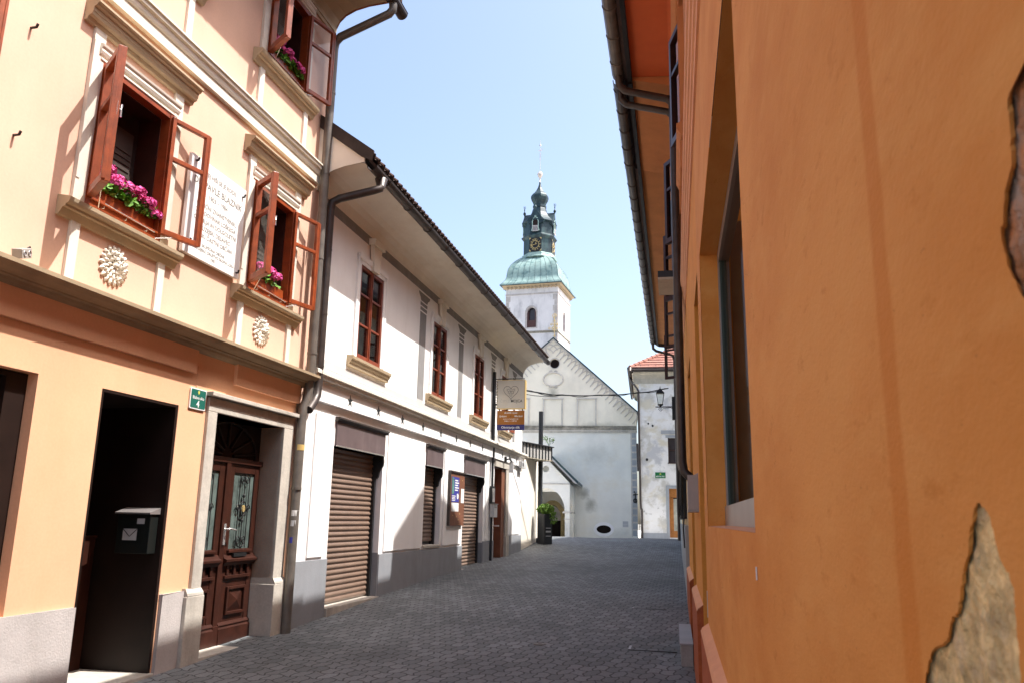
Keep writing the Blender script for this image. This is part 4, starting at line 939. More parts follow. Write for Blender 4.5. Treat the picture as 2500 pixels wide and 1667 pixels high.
# ------------------------------------------------------------------ beige annex, canopy, post, planter
def annex():
    o = root('annex_wall', 'sunlit beige rendered annex wall beyond the white house', 'wall', LOC_W, ANG_W)
    b = MB(); b.box(UE+.03, 16.62, -4, -.02, -.3, 3.5); b.build('wall', 'beige', o)
    b = MB(); b.box(UE+.03, 16.62, -.02, .0, -.3, .86); b.build('base', 'beige', o)
    o = root('canopy', 'grey ribbed metal canopy jutting out at the far end of the white house', 'canopy', (.42, 24.6, 0), R(60))
    b = MB(); b.box(-.1, 1.9, -2.6, -.03, 3.46, 3.90); b.build('roof_deck', 'anthracite', o)
    b = MB(); b.box(-.1, 1.9, -.03, .0, 3.47, 3.87); b.build('fascia', 'rib_grey', o)
    b = MB()
    for k in range(10): q = -.09+k*.212; b.box(q, q+.05, 0.001, .02, 3.46, 3.87)
    b.box(-.12, 1.92, -.03, .06, 3.87, 3.90); b.build('ribs', 'anthracite', o)
    b = MB(); b.box(-.1, 1.9, -2.6, .01, 3.435, 3.458); b.build('soffit', 'pale_plaster', o)
    o = root('steel_post', 'tall dark square steel post rising through the canopy', 'post', (1.0, 26.35, .86), R(60))
    b = MB(); b.box(-.055, .055, -.055, .055, 0, 4.20); b.build('shaft', 'anthracite', o, bevel=.004)
    b = MB(); b.box(-.09, .09, -.09, .09, 0, .16); b.build('foot', 'anthracite', o)
    o = root('planter', 'tall dark metal planter box at the foot of the steel post', 'planter', (1.14, 25.95, .84), R(38))
    b = MB()
    for a, c, e_, f_ in ((-.16, .16, .15, .165), (-.16, .16, -.165, -.15), (-.165, -.15, -.15, .15), (.15, .165, -.15, .15)): b.box(a, c, e_, f_, 0, .93)
    b.box(-.15, .15, -.15, .15, .0, .03); b.build('trough', 'anthracite', o)
    b = MB(); b.box(-.15, .15, -.15, .15, .8, .87); b.build('soil', 'soil', o)
    b = MB()
    for k in range(3): b.box(-.10, .1, .166, .168, .25+k*.12, .27+k*.12+.03*(k % 2))
    b.build('sticker_patch', 'mailbox_grey', o)
    o2 = root('bush', 'bright green leafy bush spilling out of the dark planter', 'plant', (1.14, 25.95, 1.70), 0)
    lf = MB(); st = MB()
    for _ in range(520):
        v = Vector((random.gauss(0, 1), random.gauss(0, 1), random.gauss(0, 1))).normalized()*random.uniform(.35, 1)**.5
        c_ = Vector((.02+v.x*.27, v.y*.25, .22+v.z*.17)); leaf_quads(lf, c_, random.uniform(.022, .042))
    for _ in range(120):
        leaf_quads(lf, (random.gauss(.24, .05), random.gauss(-.2, .04), random.uniform(-.22, .12)), random.uniform(.02, .04))
    for k in range(12): a = k*.52; st.tube([(0, 0, 0), (.1*math.cos(a), .1*math.sin(a), .15), (.2*math.cos(a), .2*math.sin(a), .28)], .006, 5)
    lf.build('foliage', 'leaf_light', o2); st.build('stems', 'leaf', o2)
    o3 = root('roof_plant', 'wispy yellow green plant growing on top of the canopy', 'plant', (1.25, 26.0, 3.9), 0)
    lf = MB(); st = MB()
    for k in range(9):
        a = k*.7; tip = (.2*math.cos(a), .2*math.sin(a), .2+.12*random.random()); st.tube([(0, 0, 0), (tip[0]*.4, tip[1]*.4, .15), tip], .004, 4)
        for _ in range(7): leaf_quads(lf, (tip[0]*random.uniform(.4, 1.1), -tip[1]*random.uniform(.4, 1.1), tip[2]*random.uniform(.5, 1.1)), .022)
    lf.build('foliage', 'leaf_light', o3); st.build('stems', 'leaf', o3)
annex()
# overhead cable
o = MB()
cp = [(-.25, 20.6, 4.85), (.40, 21, 4.90), (1.17, 22.5, 5.03), (2.15, 24, 5.25), (3.41, 25.5, 5.53), (4.6, 26.7, 5.83), (5.36, 27.2, 6.05)]
sm = []
for (p, q) in zip(cp, cp[1:]):
    for k in range(6): sm.append(tuple(p[i]+(q[i]-p[i])*k/6 for i in range(3)))
sm.append(cp[-1])
o.tube([(x, -y, z) for x, y, z in sm], .018, 6)
o.tube([(x, -(y+.03*math.sin(i*.9)), z-.012+.03*math.cos(i*.9)) for i, (x, y, z) in enumerate(sm)], .010, 6)
o.tube([(x, -y, z-.10*math.sin(math.pi*min(1, i/14))) for i, (x, y, z) in enumerate(sm[:15])], .009, 6)
tag(o.build('overhead_cable', 'cable'), 'twisted black cable slung across the street between the houses', 'cable')

# ------------------------------------------------------------------ right side: near orange house
H = root('terracotta_house', 'near terracotta orange house close on the right with peeling plaster', 'house', LOC_R, ANG_R)
patch1 = [(8.269, 1.616), (8.263, 1.613), (8.258, 1.604), (8.248, 1.595), (8.242, 1.581), (8.231, 1.572), (8.225, 1.563), (8.218, 1.552), (8.207, 1.539), (8.195, 1.536), (8.184, 1.523), (8.178, 1.517), (8.147, 1.508), (8.132, 1.500), (8.121, 1.489), (8.11, 1.475), (8.10, 1.45), (8.12, 1.42), (8.20, 1.40), (8.29, 1.44), (8.311, 1.511), (8.314, 1.527), (8.313, 1.537), (8.315, 1.549), (8.317, 1.563), (8.312, 1.574), (8.30, 1.581), (8.295, 1.592), (8.291, 1.607), (8.282, 1.613)]
def jag(P, amp):
    out = []
    for i, p in enumerate(P):
        q = P[(i+1) % len(P)]
        for k in range(4):
            t = k/5; out.append((p[0]+(q[0]-p[0])*t+(random.uniform(-amp, amp) if k else 0), p[1]+(q[1]-p[1])*t+(random.uniform(-amp, amp) if k else 0)))
    return out
patch2 = [(8.391, 1.848), (8.388, 1.846), (8.386, 1.825), (8.383, 1.808), (8.372, 1.798), (8.362, 1.779), (8.357, 1.775), (8.360, 1.760), (8.364, 1.748), (8.377, 1.728), (8.42, 1.71), (8.47, 1.74), (8.48, 1.82), (8.43, 1.86)]
RD = -.05
w = MB(); w.panel([(5.3, -.6), (12, -.6), (12, 4.40), (5.3, 4.40)], [jag(patch1, .0012), jag(patch2, .0012)], RD, .009) if False else None
near = MB()
win = rect(3.56, 6.685, 1.577, 3.345)
near.panel([(3.05, -.6), (12, -.6), (12, 4.40), (3.05, 4.40)], [win, jag(patch1, .0016), jag(patch2, .0016)], RD, .003, .07)
for q in ((3.56, 1.577, 3.56, 3.345), (6.685, 1.577, 6.685, 3.345)):
    near.quad((q[0], RD-.003, q[1]), (q[0], RD-.20, q[1]), (q[2], RD-.20, q[3]), (q[2], RD-.003, q[3]))
near.quad((3.56, RD-.003, 3.345), (6.685, RD-.003, 3.345), (6.685, RD-.2, 3.345), (3.56, RD-.2, 3.345))
near.build('wall', 'orange_near', H, label='near wall with a darker stripe and peeled patches')
def relief(u0, u1, z0, z1, nu, nz, amp):
    from mathutils import noise as mn
    q = MB(); vs = []
    for a in range(nz+1):
        for c_ in range(nu+1):
            u, z = u0+(u1-u0)*c_/nu, z0+(z1-z0)*a/nz
            h = mn.fractal(Vector((u*38, 3, z*38)), .8, 2.1, 5)*amp+max(0, mn.noise(Vector((u*95, 1, z*95))))*amp*1.1
            vs.append((u, -(RD-.0048+min(.0028, h*.7)), z))
    q.add(vs, [(a*(nu+1)+c_, a*(nu+1)+c_+1, (a+1)*(nu+1)+c_+1, (a+1)*(nu+1)+c_) for a in range(nz) for c_ in range(nu)], True); return q
relief(8.06, 8.34, 1.38, 1.64, 110, 110, .0030).build('peeled_patch', 'rough_plaster', H, label='bare beige undercoat where plaster fell off')
relief(8.345, 8.5, 1.70, 1.87, 60, 70, .0035).build('peeled_patch', 'rough_brick', H, label='bare brick at the right edge')
b = MB(); b.quad((3.56, RD-.003, 1.577), (6.685, RD-.003, 1.577), (6.685, RD-.2, 1.592), (3.56, RD-.2, 1.592)); b.build('sill', 'orange_pale', H)
fr = MB(); fd = RD-.135
fr.box(3.56, 3.64, fd-.05, fd+.02, 1.70, 3.345); fr.box(6.60, 6.685, fd-.05, fd+.02, 1.70, 3.345); fr.box(3.64, 6.6, fd-.05, fd+.02, 3.27, 3.345)
fr = fr.build('display_window', 'steel_grey', H, label='large dark framed display window set deep in the orange wall')
b = MB(); b.box(3.563, 6.682, fd-.04, fd+.03, 1.585, 1.70); b.build('kick_board', 'steel_grey', fr)
b = MB(); b.box(3.64, 3.665, fd-.03, fd+.012, 1.70, 3.27); b.build('seal', 'seal', fr)
b = MB(); b.quad((3.64, fd, 1.70), (6.6, fd, 1.70), (6.6, fd, 3.27), (3.64, fd, 3.27))
gm = glass('display_glass', (.75, .72, .68), .0, .02); b.build('pane', gm, fr)
b = MB(); b.box(3.5, 6.75, -.62, -.58, 1.2, 3.6); b.box(3.4, 3.5, -.62, RD-.2, 1.2, 3.6); b.box(6.75, 6.85, -.62, RD-.2, 1.2, 3.6); b.box(3.4, 6.85, -.62, RD-.2, 1.5, 1.54); b.build('shop_interior', 'reflection_brown', fr)
b = MB(); b.box(6.688, 6.696, RD+.001, RD+.004, 1.462, 1.494); b.build('paint_drip', 'sign_white', H)
# wall with the two door recesses
w = MB(); w.panel([(-4.6, -.6), (3.05, -.6), (3.05, 4.40), (-4.6, 4.40)], [rect(2.02, 3.02, .25, 3.40), rect(-1.62, -.20, .30, 3.42)], RD, .22)
w.quad((-4.6, RD, -.6), (-4.6, -6, -.6), (-4.6, -6, 8), (-4.6, RD, 8)); w.quad((12, RD, -.6), (12, -6, -.6), (12, -6, 8), (12, RD, 8)); w.quad((-4.6, -6, -.6), (12, -6, -.6), (12, -6, 8), (-4.6, -6, 8))
w.build('wall', 'orange', H)
b = MB(); b.box(2.02, 3.02, RD-.26, RD-.22, .2, 3.4); d1 = b.build('door', 'wood_dark', H); b = MB(); b.box(2.1, 2.5, RD-.22, RD-.20, .4, 2.4); b.box(2.56, 2.95, RD-.22, RD-.20, .4, 2.4); b.build('door_panel', 'wood_dark', d1); b = MB(); b.box(2.52, 2.55, RD-.22, RD-.17, 1.25, 1.30); b.build('handle', 'chrome', d1)
b = MB(); b.box(-1.62, -.20, RD-.26, RD-.22, .25, 3.42); d2 = b.build('door', 'wood_dark', H); b = MB(); b.box(-1.5, -.95, RD-.22, RD-.2, .5, 2.5); b.box(-.88, -.3, RD-.22, RD-.2, .5, 2.5); b.build('door_panel', 'wood_dark', d2); b = MB(); b.box(-.92, -.89, RD-.22, RD-.17, 1.35, 1.40); b.build('handle', 'chrome', d2)
def pl(a, c, zt):
    b = MB(); b.prof([(RD, -.6), (.0, -.6), (.0, zt-.02), (-.01, zt), (RD, zt+.03)], a, c); b.build('plinth', 'orange_red', H)
    b = MB(); b.prof([(-.002, zt-.018), (.002, zt-.018), (-.008, zt+.003), (RD, zt+.033), (RD, zt+.03)], a, c); b.build('plinth_cap', 'orange_pale', H)
pl(3.04, 12, .91); pl(-.18, 2.0, .93); pl(-4.6, -1.64, .90)
b = MB(); b.box(3.03, 3.06, RD-.1, RD+.004, .98, 1.15); b.build('bare_plaster', 'paint_light', H)
# multi line string course
b = MB(); b.prof([(RD, 4.36), (RD+.015, 4.365), (RD+.018, 4.44), (RD+.03, 4.45), (RD+.032, 4.53), (RD+.045, 4.54), (RD+.048, 4.62), (RD+.06, 4.63), (RD+.064, 4.70), (RD, 4.76)], -4.6, 12); b.build('string_course', 'orange_pale', H)
# upper wall and its window surround
up = [rect(-3.0, -2.0, 5.5, 6.75), rect(.2, 1.2, 5.5, 6.75), rect(5.0, 6.0, 5.5, 6.75)]
w = MB(); w.panel([(-4.6, 4.40), (12, 4.40), (12, 7.9), (-4.6, 7.9)], up, RD, .2); w.build('wall', 'soffit_brown', H, label='browner upper wall')
def r_window(par, u0, u1, z0, z1, md, sashes):
    s = MB(); D = RD
    for a, c in ((u0-.16, u0), (u1, u1+.16)): s.box(a, c, D+.001, D+.04, z0-.1, z1+.1); s.box(a+.03, a+.08, D+.04, D+.06, z0, z1+.08); s.box(a+.1, a+.14, D+.04, D+.05, z0, z1+.08)
    s.box(u0-.16, u1+.16, D+.001, D+.05, z1, z1+.18); s.prof([(D, z1+.18), (D+.07, z1+.2), (D+.12, z1+.26), (D, z1+.30)], u0-.25, u1+.25)
    s.prof([(D, z0-.22), (D+.06, z0-.2), (D+.10, z0-.12), (D+.10, z0-.08), (D, z0-.05)], u0-.22, u1+.22)
    for a in (u0-.14, u1+.0): s.prism([(a, z0-.5), (a+.12, z0-.5), (a+.14, z0-.22), (a-.02, z0-.22)], D, D+.07)
    wn = s.build('window', md, par)
    f = MB(); f.box(u0, u0+.06, D-.12, D-.04, z0, z1); f.box(u1-.06, u1, D-.12, D-.04, z0, z1); f.box(u0+.06, u1-.06, D-.12, D-.04, z1-.06, z1); f.box(u0+.06, u1-.06, D-.12, D-.04, z0, z0+.06); f.build('frame', 'wood_dark', wn)
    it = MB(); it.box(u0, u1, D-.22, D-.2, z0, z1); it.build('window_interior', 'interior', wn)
    for hu, dv, wd_ in sashes:
        a_, g_ = MB(), MB(); sash(a_, g_, hu, D+.0, z0, z1, wd_, dv); a_.build('sash', 'wood_dark', wn); g_.build('pane', 'sky_glass', wn)
r_window(H, .2, 1.2, 5.5, 6.75, 'soffit_brown', [(1.16, (-.965, .26), .46)])
r_window(H, -3.0, -2.0, 5.5, 6.75, 'soffit_brown', [(-2.04, (-.87, .49), .45)])
r_window(H, 5.0, 6.0, 5.5, 6.75, 'soffit_brown', [])
# roof
def eave(par, u0, u1, msof, pipe_u=None):
    b = MB(); b.prof([(RD, 7.55), (.0, 7.62), (.1, 7.67), (.60, 7.70)], u0, u1, cap=False); b.build('soffit', msof, par)
    b = MB(); b.prof([(.66, 7.68), (.82, 7.76), (.80, 7.82), (-3.5, 11.4), (-6.2, 9.2), (-6.2, 9.0), (-3.5, 11.2), (.60, 7.72)], u0, u1); b.build('roof', 'tile', par)
    b = MB(); b.box(u0, u1, .605, .66, 7.62, 7.76); b.build('fascia_board', 'metal_black', par)
    b = MB(); gutter(b, u0, u1, .79, 7.74, .085); gutter_bands(b, [u0+.4+k*.62 for k in range(int((u1-u0)/.62))], .79, 7.74, .085); b.build('gutter', 'metal_grey' if u1 > 5 else 'metal_dark', par)
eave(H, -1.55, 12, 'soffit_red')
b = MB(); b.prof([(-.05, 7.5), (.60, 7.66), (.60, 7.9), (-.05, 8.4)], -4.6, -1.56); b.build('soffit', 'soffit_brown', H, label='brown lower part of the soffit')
b = MB(); b.prof([(.5, 7.75), (.82, 7.8), (-3.5, 11.35), (-3.5, 11.2)], -4.6, -1.56); b.build('roof', 'tile', H)
b = MB(); gutter(b, -4.6, -1.60, .79, 7.70, .085); gutter_bands(b, [-4.3+k*.62 for k in range(5)], .79, 7.70, .085); b.build('gutter', 'metal_dark', H)
b = MB(); b.box(-4.6, -1.56, .605, .66, 7.60, 7.76); b.build('fascia_board', 'metal_black', H)
b = MB(); b.tube([(-1.45, .79, 7.68), (-1.5, .78, 7.56), (-1.55, .70, 7.50), (-1.62, .12, 7.36), (-1.64, .06, 7.30), (-1.64, .05, 7.15), (-1.64, .05, 2.35), (-1.62, .03, 2.22), (-1.60, -.04, 2.15)], .055, 10); b.build('downpipe', 'metal_dark', H)
b = MB(); b.tube([(-1.75, .79, 7.68), (-1.8, .78, 7.52), (-1.83, .70, 7.44), (-1.84, .12, 7.28), (-1.85, .06, 7.22), (-1.86, .05, 7.1), (-1.86, .05, 2.7)], .05, 10); b.build('downpipe', 'metal_dark', H, label='farther of the paired dark downpipes')
# things on or by it
o = root('step_stone', 'low grey step stone against the red plinth on the right', 'step', frame_pt(H, -.72, .065, .0), ANG_R)
b = MB(); b.box(-.85, .78, -.06, .065, .0, .385); b.build('block', 'stone_step', o, bevel=.006)
b = MB(); b.box(-.86, .79, -.06, .075, .386, .40); b.build('top_slab', 'grey_base', o)
o = root('wall_mailbox', 'grey metal wall mailbox with a sloping front on the orange wall', 'mailbox', frame_pt(H, 1.55, RD, 1.70), ANG_R)
b = MB(); b.box(-.5, .08, 0, .085, .0, .27); b.prof([(0, .27), (.085, .27), (.0, .32)], -.5, .08); b.build('body', 'steel_grey', o, bevel=.004)
b = MB(); b.box(-.5, .085, -.0, .09, -.012, -.001); b.box(.081, .088, .0, .09, .0, .3); b.build('edge_trim', 'steel_grey', o)
o = root('sign_box', 'flat dark box sign with a weathered underside sticking out high on the right', 'sign', frame_pt(H, -3.2, 0, 5.23), ANG_R)
b = MB(); b.box(-.9, 0, -.05, .33, .02, .12); b.build('casing', 'anthracite', o)
b = MB(); b.box(-.9, 0, -.05, .33, -.02, .018); b.build('underside', 'pale_plaster', o)

# ------------------------------------------------------------------ farther right house with dark bay frames
N = root('old_plaster_house', 'old plaster house beyond the terracotta one, with dark iron window frames and a long gutter', 'house', LOC_R, ANG_R)
u0, u1 = -19.2, -4.62
w = MB(); w.panel([(u0, -.6), (u1, -.6), (u1, 7.9), (u0, 7.9)], [rect(-6.2, -5.2, 5.5, 6.75), rect(-10.4, -9.4, 5.5, 6.75), rect(-14.6, -13.6, 5.5, 6.75), rect(-7.4, -6.0, 1.75, 3.4), rect(-11.4, -10, 1.8, 3.4)], RD, .2)
w.quad((u0, RD, -.6), (u0, -6, -.6), (u0, -6, 8), (u0, RD, 8)); w.quad((u0, -6, -.6), (u1, -6, -.6), (u1, -6, 8), (u0, -6, 8))
w.build('wall', 'yellow_plaster', N)
b = MB(); b.box(u0, u1-.05, RD+.001, .0, -.6, 1.55); b.build('plinth', 'grey_base', N)
b = MB(); b.box(u0, -8.5, RD+.001, .06, 3.9, 7.55); b.build('upper_render', 'pale_plaster', N)
for a in (-7.4, -11.4):
    b = MB(); 
    for q in (a-.04, a+.66, a+1.36): b.box(q, q+.08, -.2, .05, 1.72, 3.42)
    b.box(a-.04, a+1.44, -.2, .055, 3.42, 3.5); b.box(a-.04, a+1.44, -.2, .055, 1.66, 1.72)
    wn = b.build('window', 'metal_black', N, label='dark iron framed ground floor window'); b = MB(); b.quad((a, -.1, 1.72), (a+1.4, -.1, 1.72), (a+1.4, -.1, 3.42), (a, -.1, 3.42)); b.build('pane', 'dark_win', wn)
    for q in (a+.2, a+.5, a+.9, a+1.15): pass
    b = MB()
    for q in range(7): b.tube([(a+.1+q*.2, .09, 1.75), (a+.1+q*.2, .09, 3.4)], .012, 6)
    b.build('window_bars', 'metal_black', wn)
for a, sl_ in ((-6.2, [(-5.24, (-.78, .62), .45)]), (-10.4, [(-9.44, (-.7, .7), .46)]), (-14.6, [(-13.64, (-.55, .83), .46)])):
    r_window(N, a, a+1, 5.5, 6.75, 'pale_plaster', sl_)
eave(N, u0-.15, -4.61, 'soffit_brown')
b = MB(); b.prof([(.60, 7.60), (.82, 7.76), (-.2, 8.6), (-.2, 7.5)], u0-.18, u0-.151); b.build('gable_end', 'metal_dark', N)
b = MB(); b.tube([(u0+.05, .79, 7.68), (u0+.03, .78, 7.5), (u0, .68, 7.42), (u0-.0, .12, 7.25), (u0, .06, 7.1), (u0, .05, 1.0)], .05, 10); b.build('downpipe', 'metal_dark', N)
b = MB(); b.tube([(-5.2, .05, 7.3), (-5.2, .05, 2.6), (-5.1, .03, 2.45)], .055, 10); b.build('downpipe', 'metal_dark', N); b = MB(); b.tube([(-6.0, .03, 6.9), (-5.8, .03, 3.5), (-5.85, .04, 1.9)], .02, 6); b.build('cable', 'metal_black', N); b = MB(); b.tube([(-9.2, .04, 7.0), (-9.0, .05, 4), (-9.1, .04, 1.8)], .02, 6); b.build('cable', 'metal_black', N)
b = MB(); b.tube([(-5.0, .0, 1.9), (-4.9, .03, 1.5), (-4.7, .02, 1.2)], .012, 5); b.build('loose_wire', 'metal_black', N)
# two dormers on its roof (out of frame, they throw the pointed shadows on the white house)
for du in (-6.75, -12.1):
    b = MB(); b.prism([(du-1.75, 8.2), (du+1.75, 8.2), (du+1.75, 9.95), (du, 10.95), (du-1.75, 9.95)], -3.2, -.12); dm = b.build('dormer', 'pale_plaster', N)
    b = MB(); b.box(du-.5, du+.5, -.119, -.10, 8.6, 9.7); b.build('dormer_window', 'dark_win', dm)
    b = MB(); b.prism([(du-1.95, 9.9), (du, 11.02), (du+1.95, 9.9), (du+1.95, 9.98), (du, 11.1), (du-1.95, 9.98)], -3.2, -.02); b.build('dormer_roof', 'tile', dm)
# street lamp on a bracket
o = root('street_lamp', 'black lantern street lamp on a scroll bracket', 'street lamp', frame_pt(N, -16.9, 0, 5.12), ANG_R)
o.scale = (1.12, 1.12, 1.12)
b = MB()
b.box(-.06, .06, -.0, .16, -.35, .3); b.tube([(0, .1, .02), (0, .62, .02)], .016, 8)
b.tube([(0, .48+.06*(1-t/22)*math.cos(t*.5), -.06+.06*(1-t/22)*math.sin(t*.5)) for t in range(20)], .007, 6); b.tube([(0, .42, -.03), (0, .2, .0), (0, .1, -.08)], .007, 6)
b.build('bracket', 'metal_black', o)
b = MB(); c_ = (0, .48, 0)
b.lathe((0, .48, .02), [(.02, 0), (.035, .03), (.075, .045), (.08, .065), (.08, .075)], 12)
b.lathe((0, .48, .0), [(.155, .40), (.16, .42), (.11, .46), (.075, .50), (.04, .535), (.012, .55), (.012, .60), (.001, .61)], 4, smooth=False, rot=R(45))
for sx in (-1, 1):
    for sy in (-1, 1): b.tube([(sx*.06, .48+sy*.06, .09), (sx*.105, .48+sy*.105, .41)], .009, 5)
b.build('lantern_frame', 'metal_black', o)
b = MB(); b.lathe((0, .48, .0), [(.078, .09), (.145, .40)], 4, smooth=False, rot=R(45)); b.build('lantern_glass', glass('lamp_glass', (.9, .92, .9), .05), o)

V = root('corner_house', 'tall pale house, unseen behind the old plaster house, that shades the street crest', 'house', LOC_R, ANG_R)  # out of the camera's view; placed and sized so its shadow covers the crest
w = MB(); w.panel([(-25.8, -.6), (-19.7, -.6), (-19.7, 9.9), (-25.8, 9.9)], [rect(-22, -21, 5.2, 6.6), rect(-24.6, -23.6, 5.2, 6.6), rect(-22, -21, 8.0, 9.3), rect(-24.6, -23.6, 8.0, 9.3)], -1.0, .2)
w.quad((-25.8, -1, -.6), (-25.8, -7, -.6), (-25.8, -7, 9.9), (-25.8, -1, 9.9)); w.quad((-19.7, -1, -.6), (-19.7, -7, -.6), (-19.7, -7, 9.9), (-19.7, -1, 9.9)); w.quad((-25.8, -7, -.6), (-19.7, -7, -.6), (-19.7, -7, 9.9), (-25.8, -7, 9.9)); w.build('wall', 'pale_plaster', V)
b = MB(); b.prof([(-.6, 9.75), (-.6, 9.9), (-4, 12.2), (-7.4, 9.9), (-7.4, 9.75)], -26.1, -19.5); b.build('roof', 'tile', V)
for a in (-22, -24.6):
    for z in (5.2, 8.0): b = MB(); b.box(a, a+1, -1.22, -1.19, z, z+1.4); b.build('window', 'dark_win', V)
# ------------------------------------------------------------------ shabby house with a red tiled roof
K = root('shabby_house', 'shabby patched grey white house with a red tiled roof at the street end', 'house', (6.0814, 38.0, 0), R(-9.5))
w = MB(); w.panel([(0, -.6), (9, -.6), (9, 8.4), (0, 8.4)], [rect(1.31, 2.3, 4.28, 5.44), rect(1.31, 2.6, .9, 3.10)], 0, .2)
w.quad((0, 0, -.6), (0, -9, -.6), (0, -9, 8.4), (0, 0, 8.4)); w.quad((9, 0, -.6), (9, -9, -.6), (9, -9, 8.4), (9, 0, 8.4)); w.quad((0, -9, -.6), (9, -9, -.6), (9, -9, 8.4), (0, -9, 8.4))
w.build('wall', 'shabby', K)
b = MB(); b.box(.1, 1.22, .001, .03, -.6, 1.09); b.build('plinth', 'grey_base', K)
b = MB(); b.prof([(0, 8.0), (.02, 8.25), (.1, 8.42), (.22, 8.52), (.22, 8.6), (0, 8.6)], -.25, 9.2); b.build('cornice', 'pale_plaster', K)
b = MB()
vs = []
for v in ((0, 8.0), (-.03, 8.25), (-.12, 8.42), (-.32, 8.55)): vs += [(v[0], 0, v[1]), (v[0], 9, v[1])]
b.add(vs, [(0, 1, 3, 2), (2, 3, 5, 4), (4, 5, 7, 6)]); b.build('side_cornice', 'pale_plaster', K)
# hipped tile roof with real courses
b = MB(); n = 14
E = [(-.40, -.32), (9.4, -.32), (9.4, 9.4), (-.40, 9.4)]
def roof_face(b, p0, p1, apex0, apex1, zb, zt, n):
    for k in range(n):
        t0, t1 = k/n, (k+1)/n
        def L(t, dz): 
            a = [p0[i]+(apex0[i]-p0[i])*t for i in (0, 1)]; c = [p1[i]+(apex1[i]-p1[i])*t for i in (0, 1)]; z = zb+(zt-zb)*t+dz
            return (a[0], a[1], z), (c[0], c[1], z)
        a, c = L(t0, .05); d_, e_ = L(t1, .0); f, g = L(t0, .0)
        b.add([a, c, e_, d_], [(0, 1, 2, 3)]); b.add([f, g, c, a], [(0, 1, 2, 3)])
roof_face(b, E[0], E[1], (4.2, 4.4), (4.8, 4.4), 8.72, 11.6, 17); roof_face(b, E[3], E[0], (4.2, 4.4), (4.2, 4.4), 8.72, 11.6, 17); roof_face(b, E[1], E[2], (4.8, 4.4), (4.8, 4.4), 8.72, 11.6, 17); roof_face(b, E[2], E[3], (4.8, 4.4), (4.2, 4.4), 8.72, 11.6, 17)
for k in range(22):
    t0, t1 = k/22, (k+1)/22; P = lambda t: (-.40+4.6*t, .32-4.72*t, 8.75+2.88*t)
    b.tube([P(t0), P(t1)], [.10, .075], 8)
for k in range(40):     # vertical joints between tiles
    pass
b.build('roof', 'tile_red', K)
b = MB(); b.box(-.42, 9.4, .22, .30, 8.55, 8.70)
for q in range(5): b.tube([(.1+q*.36, .34, 8.62), (.1+q*.36, .2, 8.86)], .012, 5)
b.build('fascia_board', 'metal_dark', K)
b = MB(); b.tube([(-.42, .30, 8.63), (9.4, .30, 8.63)], .05, 8); b.tube([(-.45, .36, 8.68), (-.45, -9.2, 8.68)], .085, 10); b.lathe((-.42, .34, 8.58), [(.09, 0), (.12, .15)], 10); b.build('gutter', 'metal_dark', K)
b = MB(); b.tube([(-.42, -1.8, 8.62), (-.36, -1.6, 8.4), (-.06, -.1, 7.75), (-.02, .05, 7.65), (-.02, .05, 6.5), (0, .05, 2.5), (.02, .05, 2.2), (.06, .05, 2.12), (.06, .05, .4)], .05, 10); b.tube([(-.12, -.4, 5.2), (-.08, -.3, 3.9)], .05, 8); b.build('downpipe', 'metal_dark', K)
b = MB()
b.box(1.31, 2.3, -.2, -.16, 4.28, 5.44); kw = b.build('window', 'dark_win', K); b = MB()
for q in ((1.31, 1.36, 4.28, 5.44), (1.78, 1.84, 4.28, 5.44), (2.25, 2.3, 4.28, 5.44)): b.box(q[0], q[1], -.16, -.08, q[2], q[3])
b.box(1.31, 2.3, -.16, -.09, 4.85, 4.89); b.box(1.28, 2.33, -.05, .04, 4.24, 4.28); b.build('frame', 'wood_dark', kw)
b = MB(); b.box(1.20, 2.4, .001, .02, 5.44, 5.55); b.box(1.0, 2.6, .001, .05, 5.62, 5.78); b.build('window_lintel', 'grey_base', K)
b = MB(); b.box(1.17, 1.31, .001, .03, .6, 3.24); b.box(1.31, 2.8, .001, .03, 3.10, 3.24); b.build('door_surround', 'grey_base', K)
b = MB(); b.box(1.31, 2.6, -.2, -.1, 2.70, 3.10); b.box(1.31, 1.37, -.2, -.1, .9, 2.70); b.box(1.37, 1.5, -.19, -.12, 1.2, 2.68); b.box(1.37, 2.6, -.2, -.14, .9, 1.2); kd = b.build('shop_door', 'door_orange', K)
b = MB(); b.box(1.36, 2.6, -.19, -.16, 2.64, 2.70); b.box(1.355, 1.372, -.19, -.1, 1.1, 2.7); b.build('frame', 'wood_dark', kd); b = MB(); b.box(1.5, 2.6, -.18, -.17, 1.2, 2.64); b.build('pane', 'curtain', kd)
b = MB(); b.box(1.31, 2.6, -.21, -.205, .8, 3.1); b.build('interior', 'interior', kd)
# dark bolt marks
b = MB(); b.disc(.33, 4.42, .06, .07, .001, .006, 9); b.disc(.62, 6.0, .05, .055, .001, .006, 8); b.disc(.42, 6.1, .04, .05, .001, .006, 8); build_each(b, 'wall_anchor', 'metal_black', K)
o = root('street_name_sign', 'green street name sign with a yellow emblem on the shabby house', 'sign', frame_pt(K, .93, .0, 3.705), R(-9.5))
b = MB(); b.box(-.235, .235, .005, .02, -.13, .13); b.build('plate', 'sign_green2', o, bevel=.004)
t = MB(); t.text('MESTNI TRG', 0, -.085, .085, .0215, bold=.02, sx=.82); t.build('lettering', 'sign_white', o)
b = MB(); b.prism([(-.045, .03), (.045, .03), (.03, .075), (.0, .10), (-.03, .075)], .0205, .0225); b.build('emblem', 'sign_yellow', o)
o = root('ladder', 'thin metal ladder leaning in the corner below the downpipe', 'ladder', frame_pt(K, -.12, .1, .70), R(-9.5))
b = MB()
for q in (0, .11): b.tube([(-.02+q, .25, .0), (.10+q, .02, 1.0)], .012, 6)
b.build('rails', 'metal_dark', o)
b = MB()
